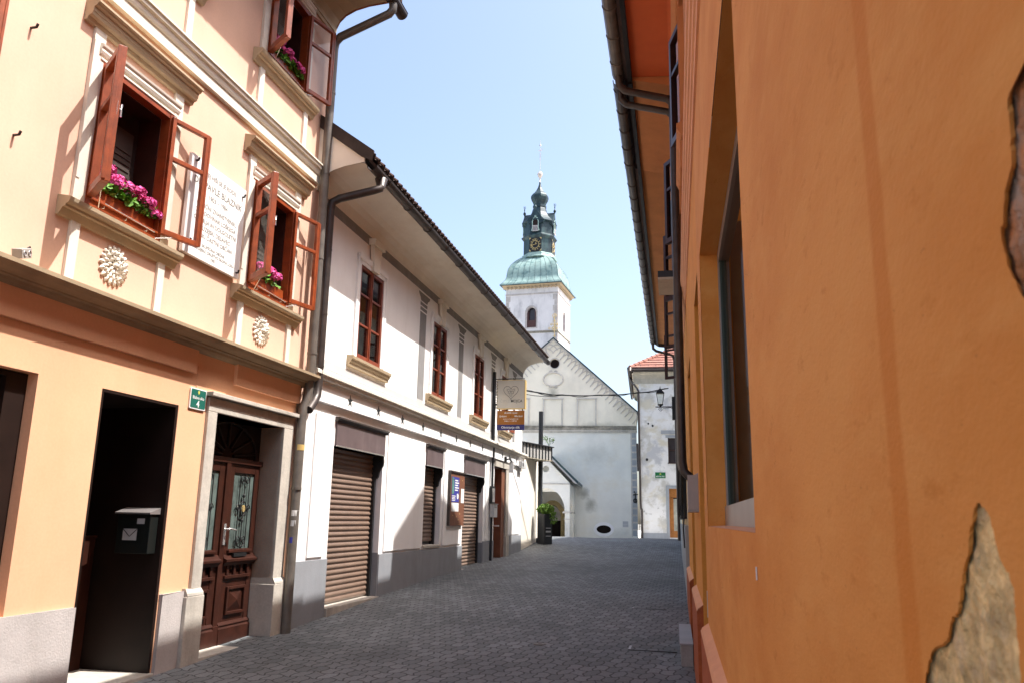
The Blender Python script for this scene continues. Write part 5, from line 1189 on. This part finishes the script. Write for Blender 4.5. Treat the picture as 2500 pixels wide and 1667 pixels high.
for k in range(1, 6): t_ = k/6; b.tube([(-.02+.12*t_, .25-.23*t_, t_), (.09+.12*t_, .25-.23*t_, t_)], .009, 6)
b.build('rungs', 'metal_grey', o)

# ------------------------------------------------------------------ church
Ch = root('church', 'pale church with a steep gable, arched frieze and green edged roof', 'church', (3.6121, 46.0, 0), R(-8))
GL, GR, GA = -5.95, 3.545, -1.2          # left, right, apex u
def zr(u): return 11.93-(abs(u-GA))*(11.93-7.66)/(GR-GA)
w = MB(); w.panel([(GL, -.6), (GR, -.6), (GR, 6.50), (GL, 6.50)], [ell(1.675, 1.13, .40, .22, 28), [(-1.62, .5), (-.70, .5), (-.70, 1.9), (-.82, 2.25), (-1.16, 2.45), (-1.5, 2.25), (-1.62, 1.9)]], 0, .3); w.build('wall', 'church_low', Ch, label='cool whitish lower wall')
w = MB(); w.panel([(GL, 6.501), (GR, 6.501), (GR, zr(GR)), (GA, 11.93), (GL, zr(GL))], [ell(-1.115, 10.48, .275, .29, 24)], 0, .3)
w.quad((GR, 0, -.6), (GR, -14, -.6), (GR, -14, zr(GR)), (GR, 0, zr(GR))); w.quad((GL, 0, -.6), (GL, -14, -.6), (GL, -14, zr(GL)), (GL, 0, zr(GL))); w.quad((GL, -14, -.6), (GR, -14, -.6), (GR, -14, zr(GR)), (GA, -14, 11.9), (GL, -14, zr(GL)))
w.build('wall', 'church', Ch, label='cream gable wall')
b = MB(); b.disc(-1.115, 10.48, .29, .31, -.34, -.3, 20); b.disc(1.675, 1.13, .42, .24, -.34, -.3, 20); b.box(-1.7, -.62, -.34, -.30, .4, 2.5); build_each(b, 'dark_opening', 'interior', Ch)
b = MB(); b.panel(ell(1.675, 1.13, .56, .39, 32), [ell(1.675, 1.13, .40, .22, 28)], .05, .049); b.build('window_rim', 'white', Ch); b = MB(); b.panel(ell(-1.115, 10.48, .32, .335, 28), [ell(-1.115, 10.48, .275, .29, 24)], .03, .029); b.build('window_rim', 'church_trim', Ch)
b = MB(); b.prof([(0, 6.45), (.05, 6.46), (.06, 6.53), (.12, 6.56), (.12, 6.60), (0, 6.62)], GL, GR+.03); b.build('cornice', 'church_trim', Ch)
b = MB(); b.prof([(.12, 6.604), (.10, 6.66), (.03, 6.74), (0.002, 6.86), (0.002, 6.604)], GL, GR+.02); b.build('cornice_weathering', 'moss', Ch)
def blind(u0, u1, z0=6.86, z1=8.38):
    b = MB()
    for q in ((u0, u0+.09, z0, z1), (u1-.09, u1, z0, z1)): b.box(q[0], q[1], .001, .05, q[2], q[3])
    b.box(u0-.04, u1+.04, .001, .07, z1, z1+.07); b.build('blind_window', 'church_trim', Ch)
    b = MB(); b.box(u0-.03, u1+.03, .001, .06, z0-.08, z0); b.build('sill_weathering', 'moss', Ch)
for a, c in ((-3.75, -2.55), (-1.78, -.62), (.17, 1.31)): blind(a, c)
b = MB()     # oval scroll cartouche
b.tube([(-1.19+.57*math.cos(R(t)), .03, 9.55+.40*math.sin(R(t))) for t in range(0, 361, 10)], .045, 8)
for sx in (-1, 1):
    for sz, zc in ((1, 9.98), (-1, 9.12)): b.tube([(-1.19+sx*(.14+.10*(1-t/20)*math.cos(t*.5)), .03, zc+sz*.08*(1-t/20)*math.sin(t*.5)) for t in range(16)], .03, 6)
b.build('cartouche', 'church_trim', Ch)
def lattice():      # intersecting arches following the rake
    b = MB()
    for sg in (1, -1):
        ex, ez = (GR-GA)*sg, 7.66-11.93; L = math.hypot(ex, ez); ex /= L; ez /= L
        nx, nz = (ez*sg, -abs(ex)); nx = -abs(ez)*sg; nz = -abs(ex)
        n = 21; step = (L-.25)/n
        for k in range(n):
            s0 = .25+k*step
            P = []
            for t in range(9):
                a = math.pi*t/8; s_ = s0+step*(1-math.cos(a)); q = .46-.40*math.sin(a)*1.0
                P.append((GA+ex*s_+nx*q, .03, 11.93+ez*s_+nz*q))
            s_, q = s0, .62; P = [(GA+ex*s0+nx*.66, .03, 11.93+ez*s0+nz*.66)]+P+[(GA+ex*(s0+2*step)+nx*.66, .03, 11.93+ez*(s0+2*step)+nz*.66)]
            b.tube(P, .03, 6)
    b.build('arched_frieze', 'church_trim', Ch)
lattice()
b = MB()
for sg, ue in ((1, GR), (-1, GL)):
    ex, ez = (ue-GA), zr(ue)-11.93
    b.prism([(GA, 11.93), (GA, 12.02), (ue+.12*sg, zr(ue)-.02), (ue+.12*sg, zr(ue)-.13)], -14.1, .10)
b.build('roof', 'copper_dark', Ch)
b = MB()
for sg, ue in ((1, GR), (-1, GL)): b.prism([(GA, 11.82), (GA, 11.925), (ue+.02*sg, zr(ue)-.035), (ue+.02*sg, zr(ue)-.14)], .001, .06)
b.build('raking_cornice', 'church_trim', Ch)
b = MB()
for k in range(15): zc = .95+k*.385; b.box(3.27, 3.53, .001, .012, zc-.15, zc+.15)
b.build('painted_quoins', 'grey_base', Ch)
b = MB()
for k in range(15): zc = .95+k*.385; b.box(3.20, 3.262, .001, .006, zc-.19, zc+.19); b.box(3.262, 3.54, .001, .006, zc+.155, zc+.23)
b.build('quoin_edging', 'church_trim', Ch)
# gilded cross on the gable
b = MB(); cx = GA+.06; d_ = .05
b.tube([(cx, d_, 12.0), (cx, d_, 13.35)], .022, 6)
for z, l in ((12.55, .36), (12.78, .25)):
    b.tube([(cx-l, d_, z), (cx+l, d_, z)], .022, 6)
    for sg in (-1, 1):
        b.tube([(cx+sg*(l-.08), d_, z-.08), (cx+sg*l, d_, z), (cx+sg*(l-.08), d_, z+.08)], .016, 5); b.tube([(cx+sg*.05, d_, z+.1), (cx+sg*.12, d_, z+.06), (cx+sg*.1, d_, z)], .012, 5)
b.tube([(cx+.13*math.cos(R(t)), d_, 12.55+.13*math.sin(R(t))) for t in range(0, 361, 20)], .018, 6)
b.tube([(cx+.11*math.cos(R(t)), d_, 13.30+.11*math.sin(R(t))) for t in range(0, 361, 20)], .018, 6)
b.tube([(cx-.1, d_, 12.95), (cx, d_, 13.05), (cx+.1, d_, 12.95)], .016, 5); b.tube([(cx-.09, d_, 12.12), (cx, d_, 12.05), (cx+.09, d_, 12.12)], .016, 5)
b.build('cross', 'gold', Ch)
o = root('church_plaque', 'small pale blue plaque low on the church wall near its right corner', 'plaque', frame_pt(Ch, 2.87, 0, 1.43), R(-8))
b = MB(); b.box(-.15, .15, .005, .025, .005, .155); b.box(-.15, .15, .005, .025, -.155, -.005); build_each(b, 'plate', 'paint_light', o)
o = root('wall_bracket', 'black wrought iron bracket with a ring on the church corner', 'bracket', frame_pt(Ch, 3.42, 0, 2.85), R(-8))
b = MB(); b.tube([(-.12, .05, .18), (.16, .05, .2)], .03, 6); b.tube([(.09*math.cos(R(t)), .05, -.14+.10*math.sin(R(t))) for t in range(0, 361, 24)], .03, 6); b.tube([(0, .04, .3), (.0, .05, -.2)], .025, 6); b.lathe((-.04, .05, .34), [(.001, -.05), (.05, 0), (.001, .05)], 8); b.build('ironwork', 'metal_black', o)
# porch, projects 4.4 m
PC, PD = -1.15, 4.4
def porch():
    eL, eR = PC-1.23, PC+1.23
    arch = [(PC+.985*math.cos(R(180-t)), 2.0+1.17*math.sin(R(180-t))) for t in range(0, 181, 10)]
    w = MB(); w.panel([(eL, .2), (eL, 3.44), (PC, 4.70), (eR, 3.44), (eR, .2)], [[(PC-.985, .3)]+arch+[(PC+.985, .3)], ell(PC, 4.13, .165, .17, 20)], PD, .3)
    w.quad((PC, PD-.3, 4.70), (eR, PD-.3, 3.44), (eR, PD-.3, 3.0), (eL, PD-.3, 3.0), (eL, PD-.3, 3.44)) 
    w.box(eL, eL+.3, .01, PD-.3, .2, 3.4)
    w.box(eR-.3, eR, .01, PD-2.9, .2, 3.4)
    w.box(eR-.3, eR, PD-2.9, PD-.301, 2.75, 3.4)
    for k in range(10):     # curved head of the side opening
        t0, t1 = k/10, (k+1)/10; y = lambda t: PD-.3-2.6*t; zz = lambda t: 2.0+.74*math.sin(math.pi*t)
        w.add([(eR, -y(t0), 2.76), (eR, -y(t1), 2.76), (eR, -y(t1), zz(t1)), (eR, -y(t0), zz(t0))], [(0, 1, 2, 3)])
        w.add([(eR, -y(t0), zz(t0)), (eR, -y(t1), zz(t1)), (eR-.3, -y(t1), zz(t1)), (eR-.3, -y(t0), zz(t0))], [(0, 1, 2, 3)])
    w.box(eL+.3, eR-.3, .02, PD-.3, 3.25, 3.35)
    p = w.build('porch', 'church_low', Ch, label='open porch with a round arch and its own steep gable')
    b = MB(); b.box(eR-.36, eR+.04, PD-.32, PD+.04, 1.93, 2.02); b.box(eR-.32, eR+.02, PD-.3, PD+.02, 1.62, 1.66); b.box(eL, eR, PD, PD+.03, 3.36, 3.42); b.box(eR-.33, eR+.04, .4, PD-2.88, 1.93, 2.02); build_each(b, 'moulding', 'church_trim', p)
    b = MB()
    for sg in (-1, 1):
        eu = PC+sg*(1.23+.42); b.prism([(PC, 5.02), (PC, 5.12), (eu, 3.52), (eu, 3.38)], .0, PD+.25)
    b.build('porch_roof', 'copper_dark', p)
    b = MB()
    for sg in (-1, 1):
        eu = PC+sg*(1.23+.42); b.prism([(PC, 4.90), (PC, 5.015), (eu-.03*sg, 3.40), (eu-.14*sg, 3.40)], PD+.05, PD+.24)
    b.build('porch_fascia', 'rib_grey', p)
    b = MB(); b.disc(PC, 4.13, .17, .175, PD-.34, PD-.301, 18); b.build('round_window', 'interior', p)
    b = MB()
    for r_ in (0, .09, .18): b.tube([(PC-.01+(.50+r_)*math.cos(R(t)), .06-.02*r_, 1.66+(.78+r_)*math.sin(R(t))) for t in range(0, 181, 12)], .045, 6); 
    for sg in (-1, 1):
        for r_ in (0, .09, .18): b.tube([(PC-.01+sg*(.50+r_), .06, .5), (PC-.01+sg*(.50+r_), .06, 1.66)], .045, 6)
    b.build('portal_ribs', 'rough_plaster', p)
    b = MB(); b.box(PC-.5, PC+.5, .01, .05, .5, 1.54); b.build('church_door', 'interior', p)
    b = MB(); b.prism([(PC+.48*math.cos(R(t)), 1.56+.8*math.sin(R(t))) for t in range(0, 181, 15)], .01, .04)
    for k in range(5): b.tube([(PC+.1*math.cos(R(90+(k-2)*30)), .05, 1.6+.1), (PC+.38*math.cos(R(90+(k-2)*35)), .05, 1.6+.62*math.sin(R(90+(k-2)*35)))], .04, 6)
    b.build('tympanum', 'tower_stone', p)
    b = MB(); b.box(GL+1.2, PC+1.0, .002, .008, .3, 3.2); b.build('ochre_back_wall', 'rough_plaster', p) if False else None
porch()
# ------------------------------------------------------------------ bell tower
T = root('bell_tower', 'white bell tower with a green copper dome, clock lantern and onion spire', 'tower', (3.0022, 52.0, 0), R(-17))
S_ = 3.63; cu_, cd_ = -S_/2, -S_/2
def side(fn):
    """front and right face of the square shaft: fn gets a mapper"""
    pass
ow = [(-.33+.66*k/1, 0) for k in (0, 1)]
def arch_win(c, z0, z1, hw):
    return [(c-hw, z0), (c+hw, z0), (c+hw, z1-.42), (c+hw*.82, z1-.18), (c+hw*.45, z1-.05), (c, z1), (c-hw*.45, z1-.05), (c-hw*.82, z1-.18), (c-hw, z1-.42)]
w = MB(); w.panel([(-S_, 5), (0, 5), (0, 16.9), (-S_, 16.9)], [arch_win(-1.815, 14.1, 15.5, .335)], 0, .3)
r_ = MB(); r_.panel([(0, 5), (S_, 5), (S_, 16.9), (0, 16.9)], [arch_win(S_/2, 14.1, 15.5, .335)], 0, .3); r_.xf(Matrix.Rotation(R(90), 4, 'Z'))
w.add(r_.v, r_.f); w.quad((-S_, 0, 5), (-S_, -S_, 5), (-S_, -S_, 16.9), (-S_, 0, 16.9)); w.quad((-S_, -S_, 5), (0, -S_, 5), (0, -S_, 16.9), (-S_, -S_, 16.9))
w.build('shaft', 'tower_white', T)
def both(mb_fn, name, m_):
    a = MB(); mb_fn(a, -S_, 0); c = MB(); mb_fn(c, 0, S_); c.xf(Matrix.Rotation(R(90), 4, 'Z')); a.add(c.v, c.f, False); return a.build(name, m_, T)
both(lambda b, a, c: b.box(a-.04, c+.04, 0, .05, 16.38, 16.46), 'string_course', 'tower_stone')
both(lambda b, a, c: b.prof([(0, 13.70), (.05, 13.71), (.06, 13.78), (0, 13.86)], a-.05, c+.05), 'string_course', 'moss')
def corb(b, a, c):
    b.prof([(0, 16.82), (.10, 16.9), (.22, 17.0), (.28, 17.03), (.28, 17.07), (0, 17.07)], a-.2, c+.2)
    n = 13
    for k in range(n): q = a+.14+(c-a-.28)*k/(n-1); b.lathe((q, .12, 16.83), [(.001, -.09), (.075, -.03), (.08, .05), (.06, .1)], 8)
both(corb, 'corbel_cornice', 'trim_tan')
def quo(b, a, c):
    for k in range(26):
        z = 6.2+k*.39
        if z > 16.2: break
        l = .33 if k % 2 else .22
        b.box(a-.004, a+l, 0, .012, z, z+.37); b.box(c-l, c+.004, 0, .012, z, z+.37)
both(quo, 'corner_stones', 'tower_stone')
def wsur(b, a, c):
    m_ = (a+c)/2; o_ = arch_win(m_, 14.02, 15.62, .43); i_ = arch_win(m_, 14.1, 15.5, .335); b.panel(o_, [i_], .02, .019)
both(wsur, 'window_surrounds', 'tower_stone')
def wbk(b, a, c): m_ = (a+c)/2; b.box(m_-.4, m_+.4, -.34, -.3, 14.0, 15.6)
both(wbk, 'belfry_window', 'dark_win')
def wlo(b, a, c): m_ = (a+c)/2; b.box(m_-.335, m_+.335, -.3, -.12, 14.1, 14.62); b.box(m_-.335, m_-.22, -.3, -.15, 14.62, 15.3); b.box(m_+.2, m_+.335, -.3, -.15, 14.62, 15.3)
for nm_, fn_ in (('a', lambda b, a, c: b.box((a+c)/2-.335, (a+c)/2+.335, -.3, -.12, 14.1, 14.62)), ('b', lambda b, a, c: b.box((a+c)/2-.335, (a+c)/2-.22, -.3, -.15, 14.62, 15.3)), ('c', lambda b, a, c: b.box((a+c)/2+.2, (a+c)/2+.335, -.3, -.15, 14.62, 15.3))):
    a_ = MB(); fn_(a_, -S_, 0); a_.build('window_board', 'brown_louver', T); c_ = MB(); fn_(c_, 0, S_); c_.xf(Matrix.Rotation(R(90), 4, 'Z')); c_.build('window_board', 'brown_louver', T)
# square bell-shaped dome
b = MB(); pr = [(2.16, 17.06), (2.17, 17.09), (1.98, 17.32), (1.86, 17.52), (1.80, 17.75), (1.78, 18.0), (1.73, 18.3), (1.58, 18.65), (1.34, 18.98), (1.10, 19.22), (1.02, 19.3)]
hw = [r for r, z in pr]; 
for k in range(4):
    rt = Matrix.Translation((cu_, -cd_, 0)) @ Matrix.Rotation(R(90*k), 4, 'Z')
    n = 9; vs = []
    for r, z in pr:
        for i in range(n+1): vs.append(rt @ Vector((-r+2*r*i/n, -r, z)))
    b.add(vs, [(j*(n+1)+i, j*(n+1)+i+1, (j+1)*(n+1)+i+1, (j+1)*(n+1)+i) for j in range(len(pr)-1) for i in range(n)], True)
dome = b.build('dome', 'copper', T)
b = MB()
for k in range(4):
    rt = Matrix.Translation((cu_, -cd_, 0)) @ Matrix.Rotation(R(90*k), 4, 'Z'); q = MB()
    for i in range(10): q.tube([(-r+2*r*i/9, r+.003, z) for r, z in pr], .010, 5)
    q.xf(rt); b.add(q.v, q.f, True)
b.build('standing_seams', 'copper_dark', dome)
b = MB(); b.box(cu_-2.17, cu_+2.17, cd_-2.17, cd_+2.17, 17.03, 17.058); b.build('dome_eave', 'copper_dark', T)
O8 = R(22.5); cc = (cu_, cd_, 0)
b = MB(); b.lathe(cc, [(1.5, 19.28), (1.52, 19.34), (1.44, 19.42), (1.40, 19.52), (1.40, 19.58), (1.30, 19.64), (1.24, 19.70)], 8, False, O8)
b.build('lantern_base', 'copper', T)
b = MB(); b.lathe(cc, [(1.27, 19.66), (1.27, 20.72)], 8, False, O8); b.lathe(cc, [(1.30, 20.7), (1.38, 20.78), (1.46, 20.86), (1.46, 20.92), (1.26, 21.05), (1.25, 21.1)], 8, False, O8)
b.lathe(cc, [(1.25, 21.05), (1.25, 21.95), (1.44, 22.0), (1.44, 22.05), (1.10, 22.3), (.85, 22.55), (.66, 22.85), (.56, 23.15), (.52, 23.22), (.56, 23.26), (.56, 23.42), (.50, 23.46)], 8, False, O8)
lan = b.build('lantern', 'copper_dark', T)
def gabl(k):
    q = MB(); rr = 1.27*math.cos(O8)
    q.prism([(-.62, 21.75), (.62, 21.75), (.72, 21.98), (.4, 22.3), (0, 22.82), (-.4, 22.3), (-.72, 21.98)], rr-.75, rr+.10)
    q.xf(Matrix.Translation((cu_, -cd_, 0)) @ Matrix.Rotation(R(90*k), 4, 'Z')); return q
b = MB()
for k in range(4): q = gabl(k); b.add(q.v, q.f)
b.build('lantern_gables', 'copper_dark', T)
b = MB(); s2 = MB(); s3 = MB(); rr = 1.27*math.cos(O8)
for k in range(4):
    rt = Matrix.Translation((cu_, -cd_, 0)) @ Matrix.Rotation(R(90*k), 4, 'Z')
    q = MB(); q.prism([(-.20, 21.35)]+[(.20*math.cos(R(t)), 21.85+.28*math.sin(R(t))) for t in range(180, -1, -20)]+[(.20, 21.35)], rr+.06, rr+.112); q.xf(rt); q.build('bell_opening', 'interior', lan)
    q = MB(); q.tube([(-.30, rr+.11, 21.18), (-.24, rr+.11, 21.4), (-.25, rr+.11, 21.85), (-.16, rr+.11, 22.1), (0, rr+.11, 22.2), (.16, rr+.11, 22.1), (.25, rr+.11, 21.85), (.24, rr+.11, 21.4), (.30, rr+.11, 21.18)], .045, 6); q.box(-.07, .07, rr+.1, rr+.16, 22.16, 22.3); q.xf(rt); s2.add(q.v, q.f)
    q = MB()
    for i in range(7): q.box(-.215+.065*i, -.185+.065*i, rr+.12, rr+.15, 21.18, 21.52)
    q.box(-.24, .24, rr+.115, rr+.16, 21.52, 21.56); q.box(-.24, .24, rr+.115, rr+.16, 21.14, 21.18); q.xf(rt); s3.add(q.v, q.f)
s2.build('opening_frame', 'copper', lan); s3.build('balustrade', 'pale_metal', lan)
for k in range(2):   # clock on the front and on the right face
    rt = Matrix.Translation((cu_, -cd_, 0)) @ Matrix.Rotation(R(90*k), 4, 'Z'); zc = 20.2; y0 = rr
    c0 = MB(); c0.box(-.50, .50, y0, y0+.03, zc-.5, zc+.5); c0.xf(rt); cl = c0.build('clock', 'metal_black', T, label='square black clock face with gold numerals')
    q = MB()
    q.tube([(.28*math.cos(R(t)), y0+.035, zc+.28*math.sin(R(t))) for t in range(0, 361, 20)], .016, 5)
    for sx in (-1, 1):
        for sz in (-1, 1): q.prism([(sx*.495, zc+sz*.495), (sx*.34, zc+sz*.495), (sx*.42, zc+sz*.42), (sx*.495, zc+sz*.34)], y0+.031, y0+.037)
    q.xf(rt); q.build('dial_ring', 'gold', cl)
    q = MB()
    for i, nm in enumerate(('XII', 'I', 'II', 'III', 'IIII', 'V', 'VI', 'VII', 'VIII', 'IX', 'X', 'XI')):
        t_ = MB(); t_.text(nm, 0, .30, .20, 0, bold=.012, sx=.72 if len(nm) < 4 else .5)
        a_ = R(-30*i); t_.v = [(p[0]*math.cos(a_)-p[2]*math.sin(a_), -(y0+.034), zc+p[0]*math.sin(a_)+p[2]*math.cos(a_)) for p in t_.v]; q.add(t_.v, t_.f)
    q.xf(rt); q.build('numerals', 'gold', cl)
    q = MB(); ha = R(90-21.5); ma = R(90-258)
    q.tube([(0, y0+.05, zc), (.25*math.cos(ha), y0+.05, zc+.25*math.sin(ha))], .02, 5); q.tube([(-.14*math.cos(ma), y0+.06, zc-.14*math.sin(ma)), (.40*math.cos(ma), y0+.06, zc+.40*math.sin(ma))], .016, 5); q.disc(.30*math.cos(ma), zc+.3*math.sin(ma), .035, .035, y0+.05, y0+.06, 10)
    q.xf(rt); q.build('hands', 'gold', cl)
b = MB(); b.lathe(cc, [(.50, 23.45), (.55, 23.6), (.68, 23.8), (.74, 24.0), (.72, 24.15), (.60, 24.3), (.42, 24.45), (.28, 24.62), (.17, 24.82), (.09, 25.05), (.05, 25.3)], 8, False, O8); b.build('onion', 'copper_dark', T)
b = MB(); b.lathe(cc, [(.05, 25.25), (.05, 25.55), (.09, 25.6), (.17, 25.72), (.19, 25.82), (.185, 25.84), (.21, 25.85), (.21, 25.88), (.17, 25.92), (.12, 26.02), (.04, 26.06)], 14)
b.build('spire_ball', 'pale_metal', T)
b = MB(); b.tube([(cu_, cd_, 26.0), (cu_, cd_, 28.5)], .016, 6)
for z in (27.0, 27.2, 27.4): b.tube([(cu_-.07, cd_, z+.09), (cu_, cd_, z), (cu_+.08, cd_, z+.10)], .011, 5); b.tube([(cu_-.05, cd_, z-.08), (cu_+.05, cd_, z+.02)], .010, 5)
b.tube([(cu_-.14, cd_, 27.76), (cu_-.03, cd_, 27.68), (cu_+.1, cd_, 27.72), (cu_+.14, cd_, 27.86)], .026, 6); b.lathe((cu_, cd_, 28.12), [(.001, -.1), (.09, 0), (.001, .1)], 10)
b.build('weather_vane', 'pale_metal', T)
for k in range(4):
    b = MB(); a = R(90*k); x_, y_ = cu_+1.16*math.sin(a)*1.0, cd_+1.16*math.cos(a)
    for (dx, dy, z0) in ((1.28*math.sin(a), 1.28*math.cos(a), 22.75),):
        b.lathe((cu_+dx, cd_+dy, z0), [(.05, 0), (.05, .06), (.11, .12), (.12, .2), (.07, .28), (.03, .32), (.03, .42), (.06, .46), (.02, .5)], 8)
        for t in range(3): b.tube([(cu_+dx, cd_+dy, z0+.48), (cu_+dx+.09*math.cos(t*2.1), cd_+dy+.09*math.sin(t*2.1), z0+.62), (cu_+dx+.07*math.cos(t*2.1), cd_+dy+.07*math.sin(t*2.1), z0+.74)], .018, 5)
    b.build('finial', 'copper_dark', T)
for o_ in T.children:
    if o_.name.split('.')[0] in ('lantern', 'lantern_base', 'lantern_gables', 'clock', 'onion', 'finial'):
        o_.scale = (.87, .87, 1); o_.location = (cu_*.13, -cd_*.13, 0)

# ------------------------------------------------------------------ light, sky, camera
sun_dir = Vector((1.008, -.077, 1.84)).normalized()
sl = bpy.data.lights.new('sun', 'SUN'); sl.energy = 3.55; sl.angle = R(.53); sl.color = (1.0, .965, .92)
so = bpy.data.objects.new('sun', sl); C.objects.link(so); so.rotation_euler = sun_dir.to_track_quat('Z', 'Y').to_euler(); so.location = (30, 0, 60)
wd = bpy.data.worlds.new('World'); bpy.context.scene.world = wd; wd.use_nodes = True
nt = wd.node_tree; bg = nt.nodes['Background']
sk = nt.nodes.new('ShaderNodeTexSky'); sk.sky_type = 'NISHITA'; sk.sun_disc = False
sk.sun_elevation = math.asin(sun_dir.z); sk.sun_rotation = math.atan2(sun_dir.x, sun_dir.y)
sk.air_density = 1.0; sk.dust_density = 5.0; sk.ozone_density = .25; sk.altitude = 350
nt.links.new(sk.outputs[0], bg.inputs[0]); bg.inputs[1].default_value = .148
cam = bpy.data.cameras.new('camera'); cam.lens = 28.352; cam.sensor_width = 36; cam.clip_start = .05; cam.clip_end = 3000
cam.dof.use_dof = True; cam.dof.focus_distance = 14; cam.dof.aperture_fstop = 15
co = bpy.data.objects.new('camera', cam); C.objects.link(co)
Xc = (.99982139, -.00405011, .01846016); Yc = (.01889924, .21426203, -.97659337); Zc = (0, .97676782, .2143003)
co.matrix_world = Matrix(((Xc[0], -Yc[0], -Zc[0], 0), (Xc[1], -Yc[1], -Zc[1], 0), (Xc[2], -Yc[2], -Zc[2], 0), (0, 0, 0, 1)))
m4 = Matrix(((.99982139, -.01889924, 0, 0), (-.00405011, -.21426203, -.97676782, 0), (.01846016, .97659337, -.2143003, 0), (0, 0, 0, 1)))
m4.translation = (0, 0, 1.6); co.matrix_world = m4
sc = bpy.context.scene; sc.camera = co
sc.view_settings.view_transform = 'Standard'; sc.view_settings.look = 'None'; sc.view_settings.exposure = 1.27; sc.view_settings.gamma = 1
sc.render.engine = 'CYCLES'; sc.cycles.max_bounces = 8; sc.cycles.diffuse_bounces = 4; sc.cycles.use_denoising = True
sc.cycles.transparent_max_bounces = 12; sc.cycles.sample_clamp_indirect = 8
